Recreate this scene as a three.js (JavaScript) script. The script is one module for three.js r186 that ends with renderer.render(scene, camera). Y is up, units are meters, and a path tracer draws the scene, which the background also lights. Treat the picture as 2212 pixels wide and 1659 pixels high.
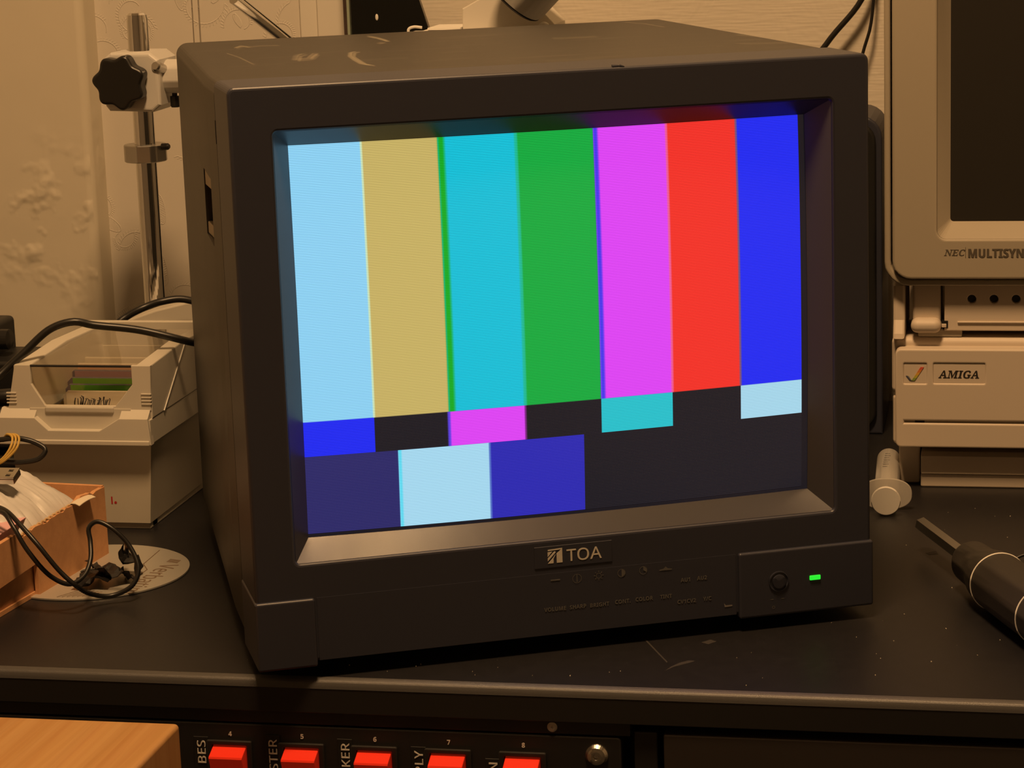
import * as THREE from 'three';
import { RoundedBoxGeometry } from 'three/addons/geometries/RoundedBoxGeometry.js';
import { mergeGeometries, toCreasedNormals } from 'three/addons/utils/BufferGeometryUtils.js';
import { TextGeometry } from 'three/addons/geometries/TextGeometry.js';
import { FontLoader } from 'three/addons/loaders/FontLoader.js';
import { RectAreaLightUniformsLib } from 'three/addons/lights/RectAreaLightUniformsLib.js';
import { ImprovedNoise } from 'three/addons/math/ImprovedNoise.js';
import { Brush, Evaluator, SUBTRACTION } from 'three-bvh-csg';

// ---------------------------------------------------------------- camera, light, exposure
const scene = new THREE.Scene();
scene.background = new THREE.Color(0x000000);
const renderer = new THREE.WebGLRenderer({ antialias: true });
renderer.toneMapping = THREE.LinearToneMapping;
renderer.toneMappingExposure = 1.0;
renderer.shadowMap.enabled = true;
RectAreaLightUniformsLib.init();

const camera = new THREE.PerspectiveCamera(17.61, 2212 / 1659, 0.05, 20);
camera.position.set(0, 0.42427, 1.21539);
camera.rotation.order = 'YXZ';
camera.rotation.set(-0.208103, 0.207761, -0.034351);
scene.add(camera);

const WARM = new THREE.Color().setRGB(1.0, 0.585, 0.265);
const LAMP = { x: -0.22, y: 1.62, z: 0.32, size: 0.26, power: 134 };
const ceilingLight = new THREE.RectAreaLight(WARM, LAMP.power, LAMP.size, LAMP.size);
ceilingLight.position.set(LAMP.x, LAMP.y - 0.012, LAMP.z);
ceilingLight.lookAt(LAMP.x, 0, LAMP.z);
ceilingLight.name = 'ceiling_lamp_glow';
ceilingLight.castShadow = true;
scene.add(ceilingLight);

// ---------------------------------------------------------------- helpers
const fontDir = 'fonts/droid/';
const loader = new FontLoader();
const [sansBold, sans, serifBold, serif] = await Promise.all(['droid_sans_bold', 'droid_sans_regular', 'droid_serif_bold', 'droid_serif_regular'].map(f => loader.loadAsync(fontDir + f + '.typeface.json')));
function mulberry(a) { return () => { a |= 0; a = a + 0x6D2B79F5 | 0; let t = Math.imul(a ^ a >>> 15, 1 | a); t = t + Math.imul(t ^ t >>> 7, 61 | t) ^ t; return ((t ^ t >>> 14) >>> 0) / 4294967296; }; }
const noise = new ImprovedNoise();
const V2 = (x, y) => new THREE.Vector2(x, y), V3 = (x, y, z) => new THREE.Vector3(x, y, z);
const taken = {};
const numbered = n => { const k = taken[n] = (taken[n] ?? -1) + 1; return k ? `${n}_${String(k).padStart(3, '0')}` : n; };

// planar uv in metres, chosen by the way each face points
function metric(g) {
  g = g.index ? g.toNonIndexed() : g;
  const p = g.attributes.position, n = p.count, uv = new Float32Array(n * 2);
  const a = V3(), b = V3(), c = V3();
  for (let i = 0; i < n; i += 3) {
    a.fromBufferAttribute(p, i); b.fromBufferAttribute(p, i + 1).sub(a); c.fromBufferAttribute(p, i + 2).sub(a);
    b.cross(c); const ax = Math.abs(b.x), ay = Math.abs(b.y), az = Math.abs(b.z);
    for (let k = 0; k < 3; k++) {
      const x = p.getX(i + k), y = p.getY(i + k), z = p.getZ(i + k);
      const [u, v] = ay >= ax && ay >= az ? [x, -z] : ax >= az ? [-z, y] : [x, y];
      uv[(i + k) * 2] = u; uv[(i + k) * 2 + 1] = v;
    }
  }
  g.setAttribute('uv', new THREE.BufferAttribute(uv, 2));
  return g;
}
function merge(list) {
  const gs = list.map(g => { g = g.index ? g.toNonIndexed() : g.clone(); for (const k of Object.keys(g.attributes)) if (!['position', 'normal', 'uv'].includes(k)) g.deleteAttribute(k); if (!g.attributes.normal) g.computeVertexNormals(); return g; });
  return mergeGeometries(gs);
}
function box(x0, x1, y0, y1, z0, z1, r = 0.001, seg = 2) {
  const w = x1 - x0, h = y1 - y0, d = z1 - z0; r = Math.min(r, w / 2.01, h / 2.01, d / 2.01);
  const g = r > 0 ? new RoundedBoxGeometry(w, h, d, seg, r) : new THREE.BoxGeometry(w, h, d);
  g.translate((x0 + x1) / 2, (y0 + y1) / 2, (z0 + z1) / 2); return g;
}
function rod(a, b, r0, r1 = r0, seg = 28) {
  const A = V3(...a), B = V3(...b), d = B.clone().sub(A), L = d.length();
  const g = new THREE.CylinderGeometry(r1, r0, L, seg); g.applyQuaternion(new THREE.Quaternion().setFromUnitVectors(V3(0, 1, 0), d.normalize()));
  const m = A.add(B).multiplyScalar(0.5); g.translate(m.x, m.y, m.z); return g;
}
// a turned profile [[distance along the axis, radius] ...] from point a towards b
function turned(a, b, prof, seg = 40) {
  const A = V3(...a), d = V3(...b).sub(A).normalize();
  const g = new THREE.LatheGeometry(prof.map(([t, r]) => V2(Math.max(r, 1e-5), t)), seg);
  g.applyQuaternion(new THREE.Quaternion().setFromUnitVectors(V3(0, 1, 0), d)); g.translate(A.x, A.y, A.z); return toCreasedNormals(g, 0.6);
}
function tube(pts, r, n = 90, rs = 12) { return new THREE.TubeGeometry(new THREE.CatmullRomCurve3(pts.map(p => V3(...p)), false, 'centripetal'), n, r, rs, false); }
function poly(pts, holes = []) { const s = new THREE.Shape(pts.map(p => V2(...p))); for (const h of holes) s.holes.push(new THREE.Path(h.map(p => V2(...p)))); return s; }
function rrect(x0, x1, y0, y1, r, n = 6) {
  const out = [];
  for (const [cx, cy, a0] of [[x1 - r, y1 - r, 0], [x0 + r, y1 - r, Math.PI / 2], [x0 + r, y0 + r, Math.PI], [x1 - r, y0 + r, Math.PI * 1.5]])
    for (let i = 0; i <= n; i++) { const a = a0 + i / n * Math.PI / 2; out.push([cx + r * Math.cos(a), cy + r * Math.sin(a)]); }
  return out;
}
// extrusion of a shape in the xy plane, front face at z1
function slab(shape, z0, z1, bevel = 0, seg = 2) {
  const g = new THREE.ExtrudeGeometry(shape, { depth: z1 - z0 - 2 * bevel, bevelEnabled: bevel > 0, bevelSize: bevel, bevelThickness: bevel, bevelOffset: -bevel, bevelSegments: seg, curveSegments: 48 });
  g.translate(0, 0, z0 + bevel); return toCreasedNormals(g, 0.19);
}
// profile given as [z, y], pulled along x
function pulled(profile, x0, x1, bevel = 0) {
  const g = slab(poly(profile.map(([z, y]) => [-z, y])), 0, x1 - x0, bevel);
  g.rotateY(Math.PI / 2); g.translate(x0, 0, 0); return g;   // (-z,y,t) -> (t, y, z)
}
function text(str, font, size, depth, o = {}) {
  const g = new TextGeometry(str, { font, size, depth, curveSegments: 5, bevelEnabled: false });
  g.computeBoundingBox(); const b = g.boundingBox;
  if (o.center !== false) g.translate(-(b.min.x + b.max.x) / 2, -(b.min.y + b.max.y) / 2, 0);
  if (o.sx) g.scale(o.sx, 1, 1);
  if (o.shear) g.applyMatrix4(new THREE.Matrix4().set(1, o.shear, 0, 0, 0, 1, 0, 0, 0, 0, 1, 0, 0, 0, 0, 1));
  return g;
}
function thing(name, label, category, at = [0, 0, 0], turn = 0, group) {
  const o = new THREE.Group(); o.name = numbered(name); o.position.set(...at); o.rotation.y = turn;
  o.userData = { label, category }; if (group) o.userData.group = group; scene.add(o); return o;
}
// geometry of things that are not turned is written in room coordinates
function part(parent, name, g, m, label) {
  g = metric(g.clone());
  if (parent.isGroup && parent.parent === scene && !parent.rotation.y) g.translate(-parent.position.x, -parent.position.y, -parent.position.z);
  const o = new THREE.Mesh(g, m); o.name = name; o.castShadow = o.receiveShadow = true; if (label) o.userData.label = label;
  parent.add(o); return o;
}
// sub-part: same frame as its parent part
function sub(parent, name, g, m, label) {
  const root = parent.parent; g = metric(g.clone());
  if (root.isGroup && !root.rotation.y) g.translate(-root.position.x, -root.position.y, -root.position.z);
  const o = new THREE.Mesh(g, m); o.name = name; o.castShadow = o.receiveShadow = true; if (label) o.userData.label = label; parent.add(o); return o;
}
function single(name, label, category, g, m, group) {
  g = metric(g.clone()); g.computeBoundingBox(); const b = g.boundingBox;
  const at = [(b.min.x + b.max.x) / 2, b.min.y, (b.min.z + b.max.z) / 2]; g.translate(-at[0], -at[1], -at[2]);
  const o = new THREE.Mesh(g, m); o.name = numbered(name); o.position.set(...at); o.castShadow = o.receiveShadow = true;
  o.userData = { label, category }; if (group) o.userData.group = group; scene.add(o); return o;
}
function structure(name, g, m) { const o = new THREE.Mesh(metric(g), m); o.name = name; o.castShadow = o.receiveShadow = true; o.userData = { kind: 'structure' }; scene.add(o); return o; }

// ---------------------------------------------------------------- textures (all repeat; uv in metres)
function dataTex(size, metres, fn, srgb = false) {
  const d = new Uint8Array(size * size * 4);
  for (let j = 0; j < size; j++) for (let i = 0; i < size; i++) { const c = fn(i / size, j / size), o = (j * size + i) * 4; d[o] = c[0] * 255; d[o + 1] = c[1] * 255; d[o + 2] = c[2] * 255; d[o + 3] = 255; }
  const t = new THREE.DataTexture(d, size, size); t.wrapS = t.wrapT = THREE.RepeatWrapping; t.magFilter = THREE.LinearFilter; t.minFilter = THREE.LinearMipmapLinearFilter; t.generateMipmaps = true;
  t.repeat.set(1 / metres, 1 / metres); if (srgb) t.colorSpace = THREE.SRGBColorSpace; t.needsUpdate = true; return t;
}
const clamp = (x, a = 0, b = 1) => Math.min(b, Math.max(a, x));
// tileable noise from a torus walk
function tn(u, v, f, s) { const a = u * 2 * Math.PI, b = v * 2 * Math.PI, R = f / (2 * Math.PI); return noise.noise(Math.cos(a) * R + s, Math.sin(a) * R + Math.cos(b) * R * 0.73 + s * 1.7, Math.sin(b) * R + s * 0.3); }
const fbm = (u, v, f, s) => (tn(u, v, f, s) + tn(u, v, f * 2.1, s + 7) / 2 + tn(u, v, f * 4.3, s + 13) / 4) / 1.75;
const rndA = mulberry(5);
const grainBump = dataTex(256, 0.02, () => { const c = 0.35 + 0.5 * rndA(); return [c, c, c]; });
const softBump = dataTex(256, 0.5, (u, v) => { const c = clamp(0.5 + 0.45 * fbm(u, v, 9, 3)); return [c, c, c]; });
function canvasTex(w, h, draw, metresW, metresH, srgb = true) {
  const c = document.createElement('canvas'); c.width = w; c.height = h; const g = c.getContext('2d'); draw(g, w, h);
  const t = new THREE.CanvasTexture(c); t.wrapS = t.wrapT = THREE.RepeatWrapping; if (srgb) t.colorSpace = THREE.SRGBColorSpace;
  if (metresW) t.repeat.set(1 / metresW, 1 / metresH); return t;
}
const lin = (r, g, b) => new THREE.Color().setRGB(r, g, b);
function mat(c, roughness = 0.6, o = {}) { return new THREE.MeshStandardMaterial({ color: Array.isArray(c) ? lin(...c) : c, roughness, metalness: 0, ...o }); }
function phys(c, roughness, o = {}) { return new THREE.MeshPhysicalMaterial({ color: lin(...c), roughness, ...o }); }

// ---------------------------------------------------------------- materials
// embossed floral wallpaper: curls and hatched leaves as relief
const paperBump = canvasTex(1024, 1024, (g, w) => {
  g.fillStyle = '#808080'; g.fillRect(0, 0, w, w); const R = mulberry(11);
  for (let k = 0; k < 96; k++) {
    const x = R() * w, y = R() * w, s = 26 + R() * 60, a0 = R() * 6.28, dir = R() < 0.5 ? 1 : -1;
    for (const [dx, dy] of [[0, 0], [w, 0], [-w, 0], [0, w], [0, -w]]) {
      g.save(); g.translate(x + dx, y + dy); g.rotate(a0);
      if (k % 3) {          // a curl with short hatching strokes on its outer side
        g.strokeStyle = '#b8b8b8'; g.lineWidth = 2; g.beginPath();
        for (let t = 0; t < 1.001; t += 0.04) { const a = dir * t * 4.4, r = s * (1 - 0.62 * t); g.lineTo(r * Math.cos(a), r * Math.sin(a)); } g.stroke();
        g.strokeStyle = '#a8a8a8'; g.lineWidth = 2;
        for (let t = 0; t < 0.8; t += 0.035) { const a = dir * t * 4.4, r = s * (1 - 0.62 * t); g.beginPath(); g.moveTo(r * Math.cos(a), r * Math.sin(a)); g.lineTo((r + 9) * Math.cos(a + 0.1), (r + 9) * Math.sin(a + 0.1)); g.stroke(); }
      } else {              // a leaf filled with parallel ribs
        g.strokeStyle = '#b4b4b4'; g.lineWidth = 2; g.beginPath(); g.ellipse(0, 0, s * 0.7, s * 0.26, 0, 0, 6.3); g.stroke(); g.lineWidth = 1.6;
        for (let t = -0.9; t < 0.9; t += 0.11) { const h = s * 0.24 * Math.sqrt(1 - t * t); g.beginPath(); g.moveTo(s * 0.66 * t, -h); g.lineTo(s * 0.66 * t + 7, h); g.stroke(); }
      }
      g.restore();
    }
  }
}, 0.30, 0.30, false);
const brushedBump = dataTex(512, 0.25, (u, v) => { const c = clamp(0.5 + 0.3 * tn(u * 1, v, 60, 2) * (0.6 + tn(u, v, 12, 5)) + 0.32 * noise.noise(Math.cos(u * 6.283) * 2, Math.sin(u * 6.283) * 2, v * 150)); return [c, c, c]; });
const plasterBump = dataTex(512, 0.6, (u, v) => { const big = fbm(u, v, 7, 9), cr = Math.pow(clamp(fbm(u, v, 26, 21) * 2.2), 1.2) * clamp(tn(u, v, 4, 31) * 2.5); const c = clamp(0.45 + 0.2 * big + 0.5 * cr); return [c, c, c]; });
plasterBump.offset.set(0.05, 0.283);
const M = {};
M.wallpaper = mat([0.66, 0.62, 0.55], 0.75, { bumpMap: paperBump, bumpScale: 0.0013 });
M.plaster = mat([0.66, 0.61, 0.50], 0.6, { bumpMap: plasterBump, bumpScale: 0.0036 });
M.wall = mat([0.70, 0.65, 0.56], 0.75, { bumpMap: brushedBump, bumpScale: 0.00035 });
M.roomWall = mat([0.55, 0.50, 0.42], 0.8, { bumpMap: softBump, bumpScale: 0.002 });
M.farWall = mat([0.30, 0.27, 0.23], 0.8, { bumpMap: softBump, bumpScale: 0.002 });
M.trim = mat([0.72, 0.69, 0.62], 0.55);
M.ceiling = mat([0.75, 0.73, 0.68], 0.9);
M.carpet = mat([0.10, 0.09, 0.085], 0.95, { bumpMap: grainBump, bumpScale: 0.002 });
M.lampGlass = new THREE.MeshStandardMaterial({ color: 0xffffff, emissive: WARM, emissiveIntensity: 6, roughness: 0.6 });
M.whiteMetal = mat([0.62, 0.61, 0.58], 0.45, { metalness: 0 });
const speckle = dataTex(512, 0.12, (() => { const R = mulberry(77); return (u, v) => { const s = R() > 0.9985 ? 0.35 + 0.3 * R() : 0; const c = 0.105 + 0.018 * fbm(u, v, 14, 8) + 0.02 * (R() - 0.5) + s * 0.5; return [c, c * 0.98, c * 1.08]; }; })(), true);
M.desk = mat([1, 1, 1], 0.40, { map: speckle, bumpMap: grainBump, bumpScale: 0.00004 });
M.litEdgeStrip = mat([0.062, 0.060, 0.060], 0.40, { bumpMap: grainBump, bumpScale: 0.00012 });  // paler than the desktop: part of the edge highlight is in this colour
M.scuff = mat([0.034, 0.031, 0.029], 0.6);
M.blackPanel = mat([0.013, 0.012, 0.012], 0.5, { bumpMap: grainBump, bumpScale: 0.00003 });
M.brownPanel = mat([0.030, 0.024, 0.022], 0.5, { bumpMap: grainBump, bumpScale: 0.00003 });
M.black = mat([0.012, 0.012, 0.012], 0.45);
M.rubber = mat([0.011, 0.0105, 0.010], 0.38);
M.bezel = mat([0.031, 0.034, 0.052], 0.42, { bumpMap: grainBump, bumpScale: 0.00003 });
M.surround = mat([0.055, 0.054, 0.062], 0.30, { bumpMap: grainBump, bumpScale: 0.000025 });
M.beige = mat([0.62, 0.54, 0.45], 0.55, { bumpMap: grainBump, bumpScale: 0.000025 });
M.beigeDark = mat([0.40, 0.355, 0.28], 0.5, { bumpMap: grainBump, bumpScale: 0.000025 });
M.boxWhite = mat([0.58, 0.55, 0.48], 0.42);
M.boxBase = mat([0.56, 0.52, 0.43], 0.5, { bumpMap: softBump, bumpScale: 0.0002 });
M.chrome = mat([0.80, 0.80, 0.80], 0.09, { metalness: 1 });
M.steel = mat([0.55, 0.54, 0.52], 0.32, { metalness: 1 });
M.nickel = mat([0.62, 0.60, 0.56], 0.25, { metalness: 1 });
M.paper = mat([0.78, 0.77, 0.73], 0.8);
M.darkGlass = phys([0.006, 0.007, 0.007], 0.06, { clearcoat: 0.3 });
M.print = mat([0.20, 0.19, 0.18], 0.6);
M.ink = mat([0.02, 0.017, 0.015], 0.6);
M.white = mat([0.72, 0.71, 0.67], 0.6);
M.gold = mat([0.62, 0.59, 0.52], 0.4);
M.dim = mat([0.105, 0.104, 0.104], 0.6);
M.yellow = mat([0.55, 0.36, 0.08], 0.6);
M.pink = mat([0.72, 0.42, 0.45], 0.7);
M.red = mat([0.45, 0.02, 0.02], 0.6);

// ---------------------------------------------------------------- the room
const RX0 = -1.55, RX1 = 1.45, RZ0 = -0.72, RZ1 = 2.3, RY0 = -0.75, RY1 = 1.66;
structure('floor', new THREE.BoxGeometry(RX1 - RX0 + 0.4, 0.1, RZ1 - RZ0 + 0.4).translate((RX0 + RX1) / 2, RY0 - 0.05, (RZ0 + RZ1) / 2), M.carpet);
structure('ceiling', new THREE.BoxGeometry(RX1 - RX0 + 0.4, 0.1, RZ1 - RZ0 + 0.4).translate((RX0 + RX1) / 2, RY1 + 0.05, (RZ0 + RZ1) / 2), M.ceiling);
structure('wall_back', box(-0.53, RX1, RY0, RY1, RZ0 - 0.1, RZ0, 0), M.wall);
structure('wall_left', box(RX0 - 0.1, RX0, RY0, RY1, RZ0 - 0.2, RZ1, 0), M.roomWall);
structure('wall_right', box(RX1, RX1 + 0.1, RY0, RY1, RZ0 - 0.2, RZ1, 0), M.roomWall);
structure('wall_front', box(RX0 - 0.1, RX1 + 0.1, RY0, RY1, RZ1, RZ1 + 0.1, 0), M.farWall);
structure('wall_pier', box(RX0, -0.7455, RY0, RY1, RZ0 - 0.1, RZ0 + 0.03, 0.007, 4), M.plaster);
{ // papered stretch between the pier and the bare wall, with its joints
  structure('wall_papered', merge([box(-0.80, -0.6628, RY0, RY1, RZ0 - 0.1, RZ0, 0.0006), box(-0.6618, -0.6572, RY0, RY1, RZ0 - 0.1, RZ0 + 0.0004, 0.0006), box(-0.6562, -0.572, RY0, RY1, RZ0 - 0.1, RZ0, 0.0006), box(-0.67, -0.56, RY0, RY1, RZ0 - 0.11, RZ0 - 0.003, 0)]), M.wallpaper);
  structure('trim_1', box(-0.5715, -0.5565, RY0, RY1, RZ0 - 0.1, RZ0 + 0.002, 0.0015), M.trim);
  structure('trim_2', box(-0.556, -0.53, RY0, RY1, RZ0 - 0.1, RZ0 + 0.006, 0.0015), M.trim);
}
{ // ceiling lamp out of frame, above and in front of the desk
  const t = thing('ceiling_lamp', 'square warm glass lamp on the ceiling above the desk', 'lamp', [LAMP.x, LAMP.y, LAMP.z]);
  part(t, 'housing', box(LAMP.x - 0.15, LAMP.x + 0.15, LAMP.y + 0.002, RY1, LAMP.z - 0.15, LAMP.z + 0.15, 0.004), M.whiteMetal);
  part(t, 'diffuser', box(LAMP.x - LAMP.size / 2, LAMP.x + LAMP.size / 2, LAMP.y - 0.008, LAMP.y + 0.004, LAMP.z - LAMP.size / 2, LAMP.z + LAMP.size / 2, 0.003), M.lampGlass);
}

// ---------------------------------------------------------------- desk and what is built in below it
{
  const t = thing('desk', 'black desk with a rounded front edge carrying all the equipment', 'desk', [0, RY0, -0.36]);
  const edge = []; for (let k = 0; k <= 10; k++) { const a = k / 10 * Math.PI / 2; edge.push([-0.0025 + 0.0045 * Math.cos(a), -0.0045 + 0.0045 * Math.sin(a)]); }
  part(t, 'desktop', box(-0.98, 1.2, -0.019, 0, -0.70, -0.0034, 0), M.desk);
  part(t, 'edge_strip', toCreasedNormals(pulled([[-0.0036, -0.0052], [0.002, -0.0052], ...edge, [-0.0036, 0]].reverse(), -0.98, 1.2), 0.6), M.litEdgeStrip, 'rounded grainy edge strip with part of its highlight in the colour');
  part(t, 'fascia', box(-0.98, 1.2, -0.019, -0.0053, -0.0034, 0.0018, 0.0004), M.blackPanel, 'black front face of the desktop');
  part(t, 'side_panel', box(-0.97, -0.945, RY0, -0.0191, -0.68, -0.03, 0.002), M.blackPanel);
  part(t, 'side_panel', box(1.165, 1.19, RY0, -0.0191, -0.68, -0.03, 0.002), M.blackPanel);
  part(t, 'back_panel', box(-0.945, 1.165, RY0 + 0.05, -0.0191, -0.69, -0.675, 0.002), M.blackPanel);
  part(t, 'front_rail', box(-0.945, -0.1995, -0.0262, -0.0191, -0.06, 0.000, 0.0005), M.blackPanel);
  part(t, 'inner_rail', box(-0.199, 1.165, -0.0235, -0.0191, -0.06, -0.02, 0.0005), M.blackPanel);
  for (const sc of [[[-0.1849,-0.0312],[-0.1813,-0.0377],[-0.1781,-0.0412],[-0.1737,-0.0455],[-0.1711,-0.0489],[-0.1747,-0.0494],[-0.1791,-0.0450],[-0.1827,-0.0384]],
    [[-0.1719,-0.0811],[-0.1675,-0.0865],[-0.1638,-0.0835],[-0.1677,-0.0782]],
    [[-0.2046,-0.0845],[-0.1860,-0.0443],[-0.1857,-0.0459],[-0.2043,-0.0862]],
    [[-0.0574,-0.2696],[-0.0514,-0.2753],[-0.0500,-0.2681],[-0.0550,-0.2657]]]) { const g = slab(poly(sc.map(([x, z]) => [x, -z])), 0, 0.00012); g.rotateX(-Math.PI / 2); part(t, 'scuff_mark', g, M.scuff, 'pale scuff on the desktop'); }
  part(t, 'rail_screw', turned([-0.2409, -0.0224, -0.0005], [-0.2409, -0.0224, 1], [[0, 0], [0, 0.0028], [0.0008, 0.0027], [0.0014, 0.0018], [0.0015, 0.0007], [0.0008, 0.0006], [0.0008, 0]], 20), mat([0.5, 0.46, 0.42], 0.45, { metalness: 0.8 }), 'small round screw in the desk edge');
}
{
  const t = thing('rack_cabinet', 'black rack cabinet with drawer front under the desk edge', 'cabinet', [0, RY0, -0.2]);
  part(t, 'post', box(-0.198, -0.1855, RY0, -0.0240, -0.03, -0.002, 0.001), M.blackPanel);
  part(t, 'post', box(-0.60, -0.5875, RY0, -0.0335, -0.03, -0.004, 0.001), M.blackPanel);
  part(t, 'backing', box(-0.6, 0.40, RY0, -0.0335, -0.40, -0.032, 0.001), M.black);
  part(t, 'drawer_front', box(-0.182, 0.40, -0.11, -0.0240, -0.03, 0.0005, 0.0012), M.brownPanel, 'dark brown black drawer front');
}
{
  const t = thing('power_strip', 'black rack power panel with a row of red rocker switches', 'power strip', [-0.35, -0.078, -0.01]);
  const zf = 0.0;
  part(t, 'panel', slab(poly(rrect(-0.5865, -0.2045, -0.0745, -0.0272, 0.002)), -0.028, zf, 0.0008), M.blackPanel);
  const words = ['BES', 'STER', 'AKER', 'PLY', 'ON'], tops = [-0.0375, -0.0352, -0.0358, -0.0385, -0.0435];
  const rocker = mat([0.80, 0.035, 0.015], 0.3, { emissive: lin(0.10, 0.004, 0.001) });
  for (let i = 0; i < 5; i++) {
    const x = -0.4192 + i * 0.0405;
    const f = part(t, 'switch', slab(poly(rrect(x - 0.0128, x + 0.0128, -0.0725, -0.0366, 0.001), [rrect(x - 0.0098, x + 0.0098, -0.0712, -0.0392, 0.0006).reverse()]), zf, zf + 0.0022, 0.0006), M.blackPanel, 'black switch frame with a red rocker');
    sub(f, 'rocker', pulled([[zf, -0.0395], [zf + 0.0095, -0.0432], [zf + 0.0100, -0.0442], [zf + 0.0085, -0.0480], [zf + 0.004, -0.0700], [zf, -0.0708]], x - 0.0094, x + 0.0094, 0.0005), rocker, 'glowing red rocker');
    part(t, 'switch_number', text(String(4 + i), sansBold, 0.0026, 0.0002).translate(x + 0.0004, -0.0332, zf), M.white, 'small white number');
    const lt = text(words[i], sans, 0.0047, 0.0003, { center: false, sx: 1.28 }); lt.computeBoundingBox();
    lt.translate(-lt.boundingBox.max.x, 0, 0).rotateZ(Math.PI / 2).translate(x - 0.0138, tops[i], zf + 0.0006);
    const strip = part(t, 'label_tape', box(x - 0.0205, x - 0.0122, -0.0740, tops[i] + 0.0022, zf - 0.0002, zf + 0.0006, 0.0002), M.black, 'embossed black label tape');
    sub(strip, 'label_text', lt, M.white, 'white embossed letters');
  }
  part(t, 'mounting_screw', turned([-0.2175, -0.0372, zf], [-0.2175, -0.0372, 1], [[0, 0.0062], [0.0008, 0.0060], [0.0024, 0.0047], [0.0032, 0.0028], [0.0033, 0.0018], [0.0018, 0.0012], [0.0016, 0]], 32), M.nickel, 'domed nickel screw');
}

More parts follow.
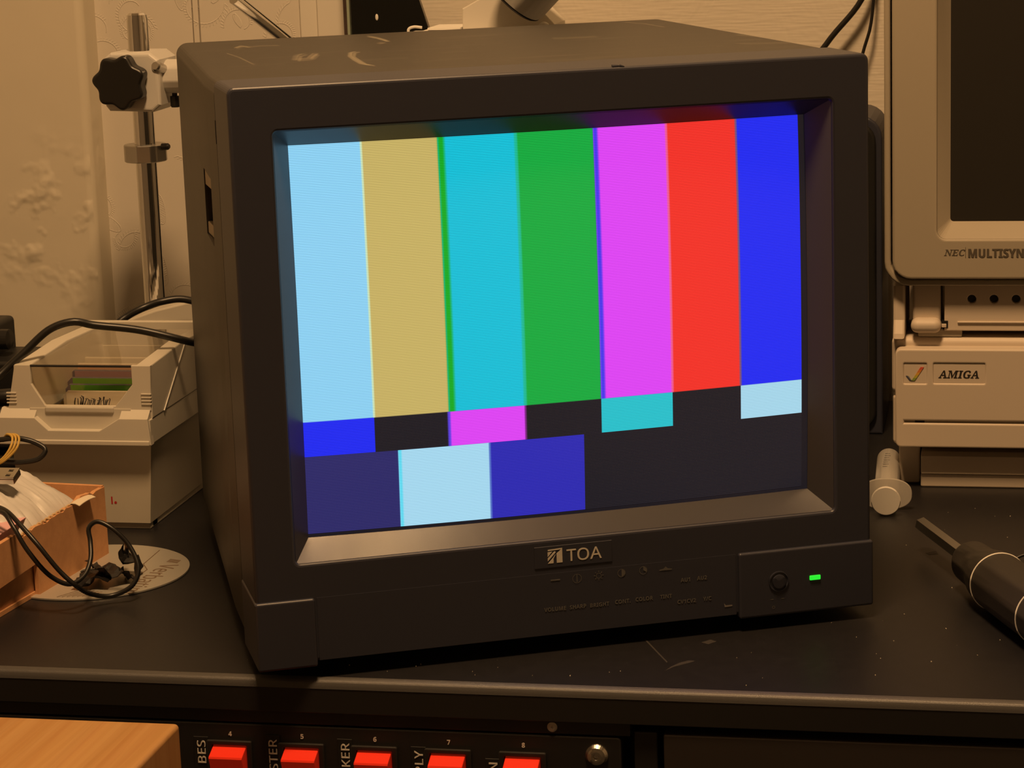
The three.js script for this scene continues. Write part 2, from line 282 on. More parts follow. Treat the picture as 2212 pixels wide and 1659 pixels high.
// ---------------------------------------------------------------- the CRT video monitor in the middle
const MON = { x: -0.2390, z: -0.0609, a: 0.448379 };
{
  const t = thing('crt_monitor', 'dark grey CRT video monitor showing colour bars', 'monitor', [MON.x, 0, MON.z], MON.a);
  const xl = -0.1735, xr = 0.1735, y0 = 0.008, y1 = 0.3165;
  const ap = [-0.1508, 0.1520, 0.0643, 0.2928];           // opening in the front face
  const inn = [-0.1414, 0.1417, 0.0742, 0.2840];          // edge of the glass
  const zg = (x, y) => -0.0078 - x * x / 4 - (y - 0.179) ** 2 / 4;
  // front frame
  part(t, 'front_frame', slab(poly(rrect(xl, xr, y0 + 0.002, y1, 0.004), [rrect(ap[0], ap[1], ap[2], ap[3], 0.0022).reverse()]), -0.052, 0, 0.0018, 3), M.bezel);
  // sloping surround from the opening down to the glass
  {
    const N = 40, pos = [], idx = [];
    const edge = (x0, Y0, x1, Y1) => (k) => [x0 + (x1 - x0) * k, Y0 + (Y1 - Y0) * k];
    const outer = [edge(ap[0], ap[3], ap[1], ap[3]), edge(ap[1], ap[3], ap[1], ap[2]), edge(ap[1], ap[2], ap[0], ap[2]), edge(ap[0], ap[2], ap[0], ap[3])];
    const inner = [edge(inn[0], inn[3], inn[1], inn[3]), edge(inn[1], inn[3], inn[1], inn[2]), edge(inn[1], inn[2], inn[0], inn[2]), edge(inn[0], inn[2], inn[0], inn[3])];
    for (let s = 0; s < 4; s++) for (let k = 0; k < N; k++) {
      const q = [k / N, (k + 1) / N].map(u => { const o = outer[s](u), i = inner[s](u); return [[o[0], o[1], -0.0012], [i[0], i[1], zg(...i) + 0.0006], [i[0], i[1], zg(...i) - 0.004]]; });
      for (let r = 0; r < 2; r++) { const [a, b, c, d] = [q[0][r], q[1][r], q[1][r + 1], q[0][r + 1]]; pos.push(...a, ...c, ...b, ...a, ...d, ...c); }
    }
    const g = new THREE.BufferGeometry(); g.setAttribute('position', new THREE.Float32BufferAttribute(pos, 3)); g.computeVertexNormals();
    part(t, 'screen_surround', toCreasedNormals(g, 0.3), M.surround, 'sloping glossy frame around the picture tube');
  }
  // picture: colour bars with scan lines (what the tube shows)
  const gx0 = -0.1445, gx1 = 0.1445, gy0 = 0.0705, gy1 = 0.2875, TW = 2048, TH = 1536;
  const pic = canvasTex(TW, TH, (g) => {
    const X = x => (x - gx0) / (gx1 - gx0) * TW, Y = y => (gy1 - y) / (gy1 - gy0) * TH;
    g.fillStyle = 'rgb(20,19,26)'; g.fillRect(0, 0, TW, TH);
    const rect = (x0, x1, yb, yt, c) => { g.fillStyle = `rgb(${c})`; g.fillRect(X(x0), Y(yt), X(x1) - X(x0), Y(yb) - Y(yt)); };
    const bx = [-0.1446, -0.1035, -0.0632, -0.0212, 0.0212, 0.0620, 0.1018, 0.1382];
    const top = 0.2858, r1 = 0.1375, r2 = 0.1186, bot = 0.0760;
    const bars = ['142,214,250', '204,180,98', '8,194,218', '8,172,58', '228,64,252', '255,44,34', '22,36,248'];
    const low = ['22,36,248', null, '228,64,252', null, '30,196,206', null, '168,220,240'];
    bars.forEach((c, i) => rect(bx[i], bx[i + 1], r1, top, c));
    low.forEach((c, i) => c && rect(bx[i], bx[i + 1], r2, r1, c));
    rect(-0.1446, -0.0914, bot, r2, '38,36,100'); rect(-0.0914, -0.0415, bot, r2, '168,222,245'); rect(-0.0415, 0.0111, bot, r2, '38,36,178');
    // colour fringes where one bar changes to the next
    const fringe = (x, w, c, y0 = r1, y1 = top) => { const gr = g.createLinearGradient(X(x - w / 2), 0, X(x + w / 2), 0); gr.addColorStop(0, `rgba(${c},0)`); gr.addColorStop(0.35, `rgba(${c},0.95)`); gr.addColorStop(0.65, `rgba(${c},0.95)`); gr.addColorStop(1, `rgba(${c},0)`); g.fillStyle = gr; g.fillRect(X(x - w / 2), Y(y1), X(x + w / 2) - X(x - w / 2), Y(y0) - Y(y1)); };
    fringe(bx[1], 0.0016, '210,235,190'); fringe(bx[2] + 0.0018, 0.0050, '10,172,20'); fringe(bx[3], 0.0026, '20,190,150');
    fringe(bx[4] + 0.0012, 0.0036, '60,50,240'); fringe(bx[5], 0.0020, '250,90,150'); fringe(bx[6], 0.0018, '120,80,120');
    fringe(bx[3], 0.0016, '120,30,120', r2, r1); fringe(bx[2], 0.0024, '90,60,230', r2, r1);
    fringe(-0.0905, 0.0026, '90,225,250', bot, r2); fringe(-0.0415, 0.0016, '80,110,200', bot, r2);
    // scan lines
    const n = 238, h = (Y(bot) - Y(top)) / n;
    for (let i = 0; i < n; i++) { g.fillStyle = 'rgba(0,0,16,0.30)'; g.fillRect(0, Y(top) + (i + 0.62) * h, TW, h * 0.30); g.fillStyle = 'rgba(255,255,255,0.10)'; g.fillRect(0, Y(top) + (i + 0.12) * h, TW, h * 0.30); }
    g.fillStyle = 'rgb(20,19,26)'; g.fillRect(X(bx[7]), 0, TW, TH); g.fillRect(0, Y(bot), TW, TH); g.fillRect(0, 0, TW, Y(top));
  });
  {
    const nx = 48, ny = 36, g = new THREE.PlaneGeometry(1, 1, nx, ny), p = g.attributes.position, uv = g.attributes.uv;
    for (let i = 0; i < p.count; i++) { const x = gx0 + uv.getX(i) * (gx1 - gx0), y = gy0 + uv.getY(i) * (gy1 - gy0); p.setXYZ(i, x, y, zg(x, y)); }
    g.computeVertexNormals();
    const m = new THREE.MeshPhysicalMaterial({ color: lin(0.018, 0.018, 0.02), roughness: 0.12, emissive: 0xffffff, emissiveMap: pic, emissiveIntensity: 1.12 });
    const o = new THREE.Mesh(g, m); o.name = 'screen'; o.userData.label = 'curved glass screen showing colour bars'; o.castShadow = o.receiveShadow = true; t.add(o);
  }
  // tapering cabinet with a grip pocket in its left side, dusty on top
  {
    const rings = [[-0.0546, -0.1731, 0.1731, 0.0085, 0.3161], [-0.10, -0.1722, 0.1733, 0.0085, 0.3162], [-0.358, -0.1575, 0.1735, 0.0095, 0.3162], [-0.364, -0.1545, 0.1700, 0.013, 0.3125]];
    const K = 8, pos = [], nr = 4 * (K + 1), pts = rings.map(([z, a, b, c, d], i) => rrect(a, b, c, d, i < 3 ? 0.0075 : 0.006, K).map(([x, y]) => [x, y, z]));
    for (let i = 0; i + 1 < pts.length; i++) for (let k = 0; k < nr; k++) { const k2 = (k + 1) % nr, a = pts[i][k], b = pts[i][k2], c = pts[i + 1][k2], d = pts[i + 1][k]; pos.push(...a, ...c, ...b, ...a, ...d, ...c); }
    const cap = (ring, flip) => { const cx = 0.005, cy = 0.16, z = ring[0][2]; for (let k = 0; k < nr; k++) { const a = ring[k], b = ring[(k + 1) % nr]; flip ? pos.push(cx, cy, z, ...b, ...a) : pos.push(cx, cy, z, ...a, ...b); } };
    cap(pts[0], false); cap(pts[3], true);
    let g = new THREE.BufferGeometry(); g.setAttribute('position', new THREE.Float32BufferAttribute(pos, 3)); g.computeVertexNormals();
    g.setAttribute('uv', new THREE.Float32BufferAttribute(new Float32Array(pos.length / 3 * 2), 2));
    const cut = box(-0.19, -0.142, 0.222, 0.2595, -0.150, -0.096, 0); cut.deleteAttribute('uv'); cut.setAttribute('uv', new THREE.Float32BufferAttribute(new Float32Array(cut.attributes.position.count * 2), 2));
    const ev = new Evaluator(); ev.useGroups = false; ev.attributes = ['position', 'normal', 'uv'];
    const A = new Brush(g), B = new Brush(cut); A.updateMatrixWorld(); B.updateMatrixWorld();
    g = toCreasedNormals(ev.evaluate(A, B, SUBTRACTION).geometry, 0.5);
    // colour map: top in the upper half of the sheet, the other faces in the lower half
    const q = metric(g), p = q.attributes.position, n = q.attributes.normal, u = q.attributes.uv;
    for (let i = 0; i < p.count; i += 3) {
      const e1 = V3().fromBufferAttribute(p, i), f1 = V3().fromBufferAttribute(p, i + 1).sub(e1), f2 = V3().fromBufferAttribute(p, i + 2).sub(e1); f1.cross(f2).normalize();
      for (let k = i; k < i + 3; k++) { const x = p.getX(k), y = p.getY(k), z = p.getZ(k); if (f1.y > 0.55) u.setXY(k, (x + 0.2) / 0.4, 0.5 + 0.5 * (0.4 + z) / 0.4); else u.setXY(k, (Math.abs(f1.x) > 0.5 ? z + 0.4 : x + 0.2) / 0.4, 0.02 + 0.46 * y / 0.32); }
    }
    const dust = canvasTex(1024, 1024, (c, w) => {
      const R = mulberry(42); c.fillStyle = 'rgb(50,48,45)'; c.fillRect(0, 0, w, w);
      for (let i = 0; i < 2600; i++) { c.fillStyle = `rgba(${R() < 0.5 ? '74,70,62' : '34,33,32'},${0.05 + 0.1 * R()})`; const s = 2 + R() * 16; c.fillRect(R() * w, R() * w, s * (1 + 4 * R()), s * 0.5); }
      for (let i = 0; i < 220; i++) { c.fillStyle = `rgba(86,80,68,${0.04 + 0.08 * R()})`; c.fillRect(R() * w, w * 0.5 + R() * w * 0.4, 2 + 5 * R(), 60 + 160 * R()); }   // streaks down the sides
      const TX = x => (x + 0.2) / 0.4 * w, TZ = z => (1 - (0.5 + 0.5 * (0.4 + z) / 0.4)) * w;
      // dry smears: several thin passes beside each other
      const stroke = (pts, lw, a) => { c.lineCap = 'round'; c.lineJoin = 'round'; for (let k = 0; k < 7; k++) { c.strokeStyle = `rgba(142,135,116,${a * 0.6})`; c.lineWidth = lw * (0.25 + 0.4 * R()); const ox = (R() - 0.5) * lw, oz = (R() - 0.5) * lw * 2.2; c.beginPath(); pts.forEach(([x, z], i) => i ? c.lineTo(TX(x) + ox + 2 * R(), TZ(z) + oz) : c.moveTo(TX(x) + ox, TZ(z) + oz)); c.stroke(); } };
      stroke([[-0.1108, -0.164], [-0.1042, -0.199], [-0.0995, -0.208]], 9, 0.5); stroke([[-0.1090, -0.166], [-0.1026, -0.170], [-0.0984, -0.186], [-0.0934, -0.203]], 9, 0.55);
      stroke([[-0.0686, -0.2045], [-0.0724, -0.199], [-0.0782, -0.171], [-0.0806, -0.141], [-0.0823, -0.112], [-0.0805, -0.100]], 8, 0.75);
      stroke([[-0.0356, -0.335], [-0.0340, -0.3135], [-0.0341, -0.2844]], 9, 0.75); stroke([[-0.0425, -0.263], [-0.0384, -0.269]], 6, 0.6);
      stroke([[-0.1283, -0.287], [-0.1234, -0.301], [-0.1207, -0.290]], 8, 0.6); stroke([[-0.1207, -0.290], [-0.1124, -0.297], [-0.1014, -0.2926]], 5, 0.45);
      stroke([[-0.1395, -0.2475], [-0.1379, -0.209], [-0.1377, -0.150]], 2, 0.6);
      stroke([[0.1399, -0.3434], [0.1459, -0.321], [0.1464, -0.282]], 4, 0.4); stroke([[0.060, -0.225], [0.086, -0.223]], 10, 0.3); stroke([[0.1618, -0.182], [0.1667, -0.155]], 6, 0.3); stroke([[0.1394, -0.110], [0.168, -0.097]], 8, 0.25);
      for (let i = 0; i < 40; i++) { const x = -0.16 + 0.32 * R(), z = -0.34 + 0.3 * R(); stroke([[x, z], [x + 0.01 + 0.04 * R(), z + 0.01 * (R() - 0.5)]], 2 + 4 * R(), 0.06 + 0.1 * R()); }
      for (let i = 0; i < 160; i++) { c.fillStyle = `rgba(160,150,125,${0.2 + 0.3 * R()})`; c.fillRect(R() * w, R() * w, 2, 2); }
    });
    const m = new THREE.MeshStandardMaterial({ map: dust, roughness: 0.45, bumpMap: grainBump.clone(), bumpScale: 0.00002 });
    m.bumpMap.repeat.set(20, 20);
    const o = new THREE.Mesh(q, m); o.name = 'cabinet'; o.castShadow = o.receiveShadow = true; o.userData.label = 'dusty dark grey cabinet'; t.add(o);
    const lip = pulled([[-0.1492, 0.2592], [-0.0968, 0.2592], [-0.0968, 0.2500], [-0.1492, 0.2500]], -0.1688, -0.150, 0.0005);
    sub(o, 'lit_grip_lip', lip, M.beigeDark, 'added lip of the grip pocket with a lit look in its pale colour');  // added bar; its pale colour makes the lit band inside the pocket
    sub(o, 'lit_grip_ledge', pulled([[-0.1492, 0.2222], [-0.0968, 0.2222], [-0.0968, 0.2290], [-0.1492, 0.2290]], -0.1686, -0.145, 0.0005), M.beigeDark, 'floor ledge of the grip pocket with a lit look in its pale colour');  // pocket floor coloured pale as if lit from above
  }
  part(t, 'side_slot', box(-0.1737, -0.1722, 0.283, 0.2955, -0.0532, -0.0520, 0), M.black, 'narrow dark slot at the frame joint');
  // lower control strip: two proud corner blocks and the door between them
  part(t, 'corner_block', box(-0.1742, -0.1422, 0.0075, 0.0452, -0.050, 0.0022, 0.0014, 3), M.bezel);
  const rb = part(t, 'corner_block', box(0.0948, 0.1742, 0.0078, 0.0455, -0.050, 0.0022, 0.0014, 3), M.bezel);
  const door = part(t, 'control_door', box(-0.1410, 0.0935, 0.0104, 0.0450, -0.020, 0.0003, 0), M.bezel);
  const put = (s, x, y, h, f = sansBold, m = M.dim) => sub(door, 'control_label', text(s, f, h, 0.00012).translate(x, y, 0.0004), m, 'faint grey printed word');
  [['VOLUME', -0.0105, 0.0248], ['SHARP', 0.0024, 0.0248], ['BRIGHT', 0.0147, 0.0246], ['CONT.', 0.0279, 0.0250], ['COLOR', 0.0402, 0.0252], ['TINT', 0.0527, 0.0252], ['CV1CV2', 0.0646, 0.0212], ['Y/C', 0.0765, 0.0214], ['AU1', 0.0641, 0.0335], ['AU2', 0.0737, 0.0336]].forEach(([s, x, y]) => put(s, x, y, 0.0022));
  const ring = (x, y, r, w) => new THREE.RingGeometry(r - w, r, 28).translate(x, y, 0.00052);
  const icon = (g, l) => sub(door, 'control_symbol', g, M.dim, l);
  icon(box(-0.0125, -0.0072, 0.0408, 0.0414, 0.0002, 0.00052, 0), 'faint dash symbol');
  icon(merge([ring(0.0023, 0.0408, 0.0026, 0.0003), box(0.0021, 0.0025, 0.0388, 0.0428, 0.0002, 0.00052, 0)]), 'faint sharpness symbol');
  { const l = [ring(0.0146, 0.0411, 0.0016, 0.0003)]; for (let i = 0; i < 8; i++) { const b = box(0.0020, 0.0027, -0.00014, 0.00014, 0.0002, 0.00052, 0); b.rotateZ(i * Math.PI / 4).translate(0.0146, 0.0411, 0); l.push(b); } icon(merge(l), 'faint sun symbol'); }
  icon(merge([ring(0.0276, 0.0413, 0.0023, 0.0003), new THREE.CircleGeometry(0.0022, 16, -Math.PI / 2, Math.PI).translate(0.0276, 0.0413, 0.00052)]), 'faint half-filled circle symbol');
  icon(merge([ring(0.0400, 0.0415, 0.0023, 0.0003), new THREE.CircleGeometry(0.0022, 10, -Math.PI / 6, Math.PI * 0.66).translate(0.0400, 0.0415, 0.00052)]), 'faint colour wheel symbol');
  icon(new THREE.ShapeGeometry(poly([[0.0492, 0.0402], [0.0564, 0.0402], [0.0564, 0.0408], [0.0540, 0.0412], [0.0528, 0.0424], [0.0516, 0.0412], [0.0492, 0.0408]])).translate(0, 0, 0.00052), 'faint tint symbol');
  icon(new THREE.ShapeGeometry(poly([[0.0862, 0.0178], [0.0872, 0.0164], [0.0910, 0.0164], [0.0910, 0.0156], [0.0866, 0.0154]])).translate(0, 0, 0.00052), 'small pale scratch on the door').material = M.print;
  // maker's plate
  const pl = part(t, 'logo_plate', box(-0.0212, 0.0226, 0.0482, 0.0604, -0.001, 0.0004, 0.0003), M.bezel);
  const lg = (g) => sub(pl, 'logo_mark', g, M.gold, 'cream emblem and lettering');
  const flat = (pts) => slab(poly(pts), 0.0003, 0.0006);
  lg(merge([flat([[-0.0136, 0.0584], [-0.0056, 0.0588], [-0.0056, 0.0582], [-0.0136, 0.0578]]),
    flat([[-0.0138, 0.0571], [-0.0112, 0.0573], [-0.0138, 0.0545]]), flat([[-0.0100, 0.0573], [-0.0094, 0.0573], [-0.0094, 0.0566], [-0.0138, 0.0521], [-0.0138, 0.0537]]), flat([[-0.0094, 0.0556], [-0.0106, 0.0540], [-0.0137, 0.0508], [-0.0106, 0.0508], [-0.0106, 0.0532]]),
    flat([[-0.0088, 0.0560], [-0.0070, 0.0574], [-0.0060, 0.0584], [-0.0056, 0.0584], [-0.0056, 0.0508], [-0.0088, 0.0508]])]));
  lg(text('TOA', sans, 0.0066, 0.0003, { sx: 1.16 }).translate(0.0067, 0.0543, 0.0003));
  // power button and lamp
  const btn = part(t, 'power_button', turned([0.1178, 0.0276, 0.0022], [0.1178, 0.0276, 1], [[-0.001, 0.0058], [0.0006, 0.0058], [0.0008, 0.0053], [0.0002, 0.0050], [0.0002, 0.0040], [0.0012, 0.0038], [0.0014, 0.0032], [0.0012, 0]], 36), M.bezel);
  const led = mat([0.02, 0.12, 0.02], 0.3, { emissive: lin(0.02, 0.85, 0.035) });
  part(t, 'power_light', box(0.1360, 0.1424, 0.0262, 0.0289, 0.0018, 0.0030, 0.0005), led, 'lit green power light');
  sub(rb, 'power_symbol', merge([box(0.1128, 0.1146, 0.0172, 0.0175, 0.0018, 0.0023, 0), box(0.1192, 0.1210, 0.0172, 0.0175, 0.0018, 0.0023, 0), new THREE.RingGeometry(0.0006, 0.0009, 16).translate(0.1146, 0.0128, 0.0023)]), M.dim, 'faint printed power symbols');
  for (const [x, z] of [[-0.135, -0.050], [0.135, -0.050], [-0.125, -0.32], [0.13, -0.32]]) part(t, 'foot', turned([x, 0, z], [x, 1, z], [[0, 0], [0, 0.010], [0.0015, 0.011], [0.0105, 0.011], [0.0105, 0]], 24), M.rubber);
  part(t, 'scuffed_nick', merge([rod([0.0300, 0.3166, -0.0018], [0.0338, 0.3168, -0.0016], 0.0011, 0.0006, 8), rod([0.0340, 0.3168, -0.0016], [0.0366, 0.3163, -0.0010], 0.0009, 0.0004, 8)]), M.bezel, 'small dent in the top front edge');
  // the tube lights the surround and the desk in front of it
  const glow = new THREE.RectAreaLight(lin(0.42, 0.42, 0.72), 0.06, 0.27, 0.2); glow.position.set(0, 0.18, 0.003); glow.lookAt(0, 0.18, 1);
  glow.name = 'screen_glow'; t.add(glow); 
}

// ---------------------------------------------------------------- left: diskette box and its diskettes
{
  const t = thing('diskette_box', 'white diskette box with smoked clear lid and beige base', 'storage box', [-0.6085, 0, -0.355]);
  const X0 = -0.6615, X1 = -0.5554, ZB = -0.43;
  // tapered base
  const base = (() => { const top = [[-0.6560, -0.2833], [-0.5586, -0.2833], [-0.5586, ZB + 0.006], [-0.6560, ZB + 0.006]], bt = [[-0.6525, -0.2842], [-0.5630, -0.2842], [-0.5630, ZB + 0.009], [-0.6525, ZB + 0.009]];
    const pos = []; for (let k = 0; k < 4; k++) { const k2 = (k + 1) % 4, a = [bt[k][0], 0.0045, bt[k][1]], b = [bt[k2][0], 0.0045, bt[k2][1]], c = [top[k2][0], 0.060, top[k2][1]], d = [top[k][0], 0.060, top[k][1]]; pos.push(...a, ...b, ...c, ...a, ...c, ...d); }
    const P = (q, y) => [q[0], y, q[1]]; pos.push(...P(bt[0], 0.0045), ...P(bt[2], 0.0045), ...P(bt[1], 0.0045), ...P(bt[0], 0.0045), ...P(bt[3], 0.0045), ...P(bt[2], 0.0045));
    const g = new THREE.BufferGeometry(); g.setAttribute('position', new THREE.Float32BufferAttribute(pos, 3)); g.computeVertexNormals(); return g; })();
  const bp = part(t, 'base', base, M.boxBase, 'beige tapered base');
  sub(bp, 'base_rim', merge([box(-0.6520, -0.5636, 0, 0.0060, -0.300, -0.2858, 0.0008), box(-0.575, -0.5636, 0, 0.0060, ZB + 0.012, -0.290, 0.0008)]), M.boxBase);
  sub(bp, 'base_panel', slab(poly([[-0.6400, 0.009], [-0.5745, 0.009], [-0.5752, 0.036], [-0.5790, 0.041], [-0.6400, 0.041]]), -0.2852, -0.28435, 0.0002), M.boxBase, 'shallow raised panel');
  sub(bp, 'printed_mark', merge([box(-0.5892, -0.5882, 0.0172, 0.0222, -0.2843, -0.28385, 0), new THREE.CircleGeometry(0.0009, 16).translate(-0.5862, 0.0182, -0.28385)]), M.red, 'small red printed mark');
  // inner tray
  part(t, 'inner_tray', merge([box(-0.6500, -0.6480, 0.050, 0.0960, ZB + 0.02, -0.318, 0.0004), box(-0.5640, -0.5620, 0.050, 0.0900, ZB + 0.02, -0.30, 0.0004), box(-0.650, -0.562, 0.050, 0.0980, ZB + 0.014, ZB + 0.016, 0.0004), box(-0.650, -0.562, 0.050, 0.052, ZB + 0.014, -0.288, 0.0004)]), M.boxBase, 'beige inner tray');
  // lid: skirt, ledge, upper frame, side rails
  part(t, 'lid_skirt', merge([
    slab(poly([[X0, 0.0595], [X1, 0.0595], [X1 - 0.0015, 0.0772], [-0.5765, 0.0772], [-0.5905, 0.0688], [-0.6258, 0.0688], [-0.6350, 0.0772], [X0 + 0.0015, 0.0772]]), -0.2765, -0.2700, 0.0005),
    box(-0.640, -0.570, 0.066, 0.0824, -0.2790, -0.2755, 0),
    box(X0 + 0.001, X1 - 0.001, 0.0590, 0.0625, -0.2745, -0.2692, 0.0008),
    pulled([[-0.272, 0.0595], [ZB, 0.0595], [ZB, 0.0760], [-0.272, 0.0760]], X1 - 0.0075, X1 - 0.0005, 0.0006), pulled([[-0.272, 0.0595], [ZB, 0.0595], [ZB, 0.0760], [-0.272, 0.0760]], X0 + 0.0005, X0 + 0.0075, 0.0006),
    box(X0, X1, 0.0595, 0.112, ZB - 0.002, ZB + 0.003, 0.0008)]), M.boxWhite, 'white lid skirt with a finger recess');
  part(t, 'lid_frame', merge([
    pulled([[-0.2706, 0.0770], [-0.2770, 0.0824], [-0.2800, 0.0824], [-0.2800, 0.0760]], X0 + 0.0015, -0.6352),
    pulled([[-0.2706, 0.0770], [-0.2770, 0.0824], [-0.2800, 0.0824], [-0.2800, 0.0760]], -0.5763, X1 - 0.0015),
    slab(poly([[-0.6555, 0.0812], [-0.5562, 0.0812], [-0.5550, 0.1112], [-0.5682, 0.1112], [-0.5682, 0.0985], [-0.5805, 0.0842], [-0.6295, 0.0842], [-0.6382, 0.0985], [-0.6382, 0.1112], [-0.6490, 0.1112]]), -0.2796, -0.2764, 0.0004),
    pulled([[-0.2770, 0.0760], [-0.2770, 0.1108], [-0.3447, 0.1145], [-0.400, 0.1130], [ZB, 0.1110], [ZB, 0.0760]], -0.5660, -0.5556, 0.0008),
    pulled([[-0.2770, 0.0760], [-0.2770, 0.1108], [-0.3447, 0.1145], [-0.400, 0.1130], [ZB, 0.1110], [ZB, 0.0760]], -0.6500, -0.6390, 0.0008)]), M.boxWhite, 'white lid frame with side rails');
  for (const x of [-0.6515, -0.5580]) for (let k = 0; k < 4; k++) part(t, 'grip_rib', box(x - 0.0045, x + 0.0025, 0.0852 + k * 0.0022, 0.0862 + k * 0.0022, -0.2772, -0.2757, 0.0004), M.boxWhite);
  const smoked = phys([0.93, 0.91, 0.87], 0.04, { transmission: 1, thickness: 0, ior: 1.45 });
  part(t, 'window_front', slab(poly([[-0.6385, 0.1108], [-0.6385, 0.0985], [-0.6295, 0.0838], [-0.5810, 0.0835], [-0.5682, 0.0985], [-0.5682, 0.1108]]), -0.2786, -0.2780), smoked, 'smoked clear window');
  part(t, 'window_top', pulled([[-0.2778, 0.1102], [-0.3447, 0.1128], [-0.400, 0.1116], [-0.400, 0.1111], [-0.3447, 0.1123], [-0.2778, 0.1097]], -0.6392, -0.5658), smoked, 'smoked clear lid top');
  part(t, 'window_edge', rod([-0.6388, 0.1104, -0.2776], [-0.5664, 0.1104, -0.2776], 0.0008, 0.0008, 8), M.black, 'dark folded edge of the window');
  part(t, 'window_catch', box(-0.6292, -0.5815, 0.0795, 0.0838, -0.2775, -0.2742, 0.0012), phys([0.72, 0.69, 0.62], 0.15, { transmission: 0.35, thickness: 0 }), 'clear plastic catch');
  for (const c of t.children) if (/lid|window|rib/.test(c.name)) c.geometry.translate(0, 0, -0.0045);
  part(t, 'cut_line', rod([-0.5553, 0.0765, -0.303], [-0.5553, 0.1128, -0.352], 0.0004, 0.0004, 6), M.paper, 'pale diagonal thread across the side');
}
{ // diskettes standing in the box
  const labelTex = canvasTex(512, 256, (g, w, h) => {
    g.fillStyle = '#ece6d8'; g.fillRect(0, 0, w, h); g.strokeStyle = '#1b1a1f'; const R = mulberry(3);
    for (const [x0, x1] of [[50, 250], [350, 500]]) for (let x = x0; x < x1; x += 10) { g.lineWidth = 4 + 4 * R(); g.beginPath(); g.moveTo(x + 8 * R(), 30 + 46 * R()); g.bezierCurveTo(x + 40 * R(), 60, x - 26 * R(), 110, x + 16 * R(), 130 + 60 * R()); g.stroke(); }
  });
  const green = mat([0.10, 0.36, 0.035], 0.6), purple = mat([0.30, 0.20, 0.27], 0.6), pinkish = mat([0.62, 0.40, 0.30], 0.6), cream = mat([0.62, 0.57, 0.46], 0.6), shell = mat([0.09, 0.10, 0.16], 0.45), shellCream = mat([0.62, 0.58, 0.5], 0.5);
  const rows = [[-0.325, 0.0841, shellCream, 'diskette with handwritten white label at the front of the box', M.paper], [-0.335, 0.0866, shell, 'diskette with bright green label right behind the white one', green], [-0.345, 0.0892, shell, 'second diskette with a green label, before the purple one', green], [-0.355, 0.0921, shell, 'diskette with dull purple label behind the green ones', purple], [-0.366, 0.0945, shellCream, 'diskette with orange pink label under the lid top', pinkish], [-0.380, 0.0960, shellCream, 'cream diskette at the back of the box', cream]];
  rows.forEach(([z, top, sm, label, lm], i) => {
    const x0 = -0.6345 - i * 0.0022, x1 = -0.5655; const t = thing('diskette', label, 'diskette', [(x0 + x1) / 2, 0.0525, z], 0, 'diskettes in the clear-lidded box');
    part(t, 'shell', slab(poly([[x0, 0.0525], [x1, 0.0525], [x1, top], [x0 + 0.003, top], [x0, top - 0.003]]), z - 0.0033, z, 0.0004), sm);
    if (i) part(t, 'label_sticker', slab(poly([[x0 + 0.004, 0.055], [x1 - 0.003, 0.055], [x1 - 0.003, top - 0.0004], [x0 + 0.004, top - 0.0004]]), z, z + 0.0003), lm);
    else { const g = new THREE.PlaneGeometry(0.064, 0.020).translate((x0 + x1) / 2 - t.position.x, top - 0.0105 - t.position.y, z + 0.0004 - t.position.z); const o = new THREE.Mesh(g, new THREE.MeshStandardMaterial({ map: labelTex, roughness: 0.7 })); o.name = 'label_sticker'; o.userData.label = 'white sticker with black handwriting'; o.receiveShadow = o.castShadow = true; t.add(o); }
  });
}
{ // second white box behind
  const t = thing('storage_case', 'white plastic case with sloping lid behind the diskette box', 'storage box', [-0.60, 0, -0.56]);
  part(t, 'body', box(-0.6650, -0.53, 0, 0.0915, -0.560, -0.513, 0.003), M.boxWhite);
  part(t, 'lid', (() => { const g = slab(poly([[-0.6635, 0.0918], [-0.532, 0.0918], [-0.532, 0.118], [-0.612, 0.1095], [-0.637, 0.1035], [-0.6635, 0.0945]]), -0.558, -0.520, 0.0012); return g; })(), M.boxWhite);
  part(t, 'label_strip', box(-0.628, -0.54, 0.0838, 0.0888, -0.5135, -0.5122, 0.0003), mat([0.30, 0.27, 0.22], 0.6), 'grey strip');
}
{ // dark clutter at the left edge
  const t = thing('black_device', 'black clamp device with round knob at the left edge', 'device', [-0.75, 0, -0.46]);
  part(t, 'body', box(-0.80, -0.7400, 0, 0.1040, -0.50, -0.452, 0.004), M.black);
  part(t, 'shelf', box(-0.80, -0.7130, 0, 0.0800, -0.50, -0.440, 0.003), M.black);
  part(t, 'knob', turned([-0.7415, 0.0925, -0.462], [-0.60, 0.0925, -0.462], [[0, 0], [0, 0.006], [0.004, 0.006], [0.005, 0.0075], [0.012, 0.0075], [0.013, 0.006], [0.013, 0]], 24), M.rubber);
  single('dark_bundle', 'dark heap of cables left of the diskette box', 'cable bundle', merge([0, 1, 2, 3, 4, 5].map(i => tube([[-0.80, 0.004 + 0.012 * i, -0.40 - 0.004 * i], [-0.72, 0.012 + 0.011 * i, -0.372 + 0.01 * Math.sin(i * 2)], [-0.690, 0.008 + 0.012 * i, -0.385 + 0.008 * Math.cos(i)], [-0.72, 0.004 + 0.011 * i, -0.41], [-0.80, 0.008 + 0.011 * i, -0.42]], 0.0055, 40, 8))), M.rubber);
}
single('power_cable', 'thick black cable arching over the diskette box to the monitor', 'cable', tube([[-0.82, 0.004, -0.27], [-0.73, 0.045, -0.258], [-0.671, 0.0901, -0.26], [-0.6590, 0.1045, -0.28], [-0.6459, 0.1171, -0.29], [-0.6294, 0.1318, -0.30], [-0.6148, 0.1356, -0.305], [-0.6040, 0.1325, -0.31], [-0.5757, 0.1273, -0.32], [-0.5458, 0.1179, -0.33], [-0.528, 0.105, -0.36], [-0.515, 0.06, -0.39], [-0.51, 0.004, -0.40]], 0.0026, 160), M.rubber);
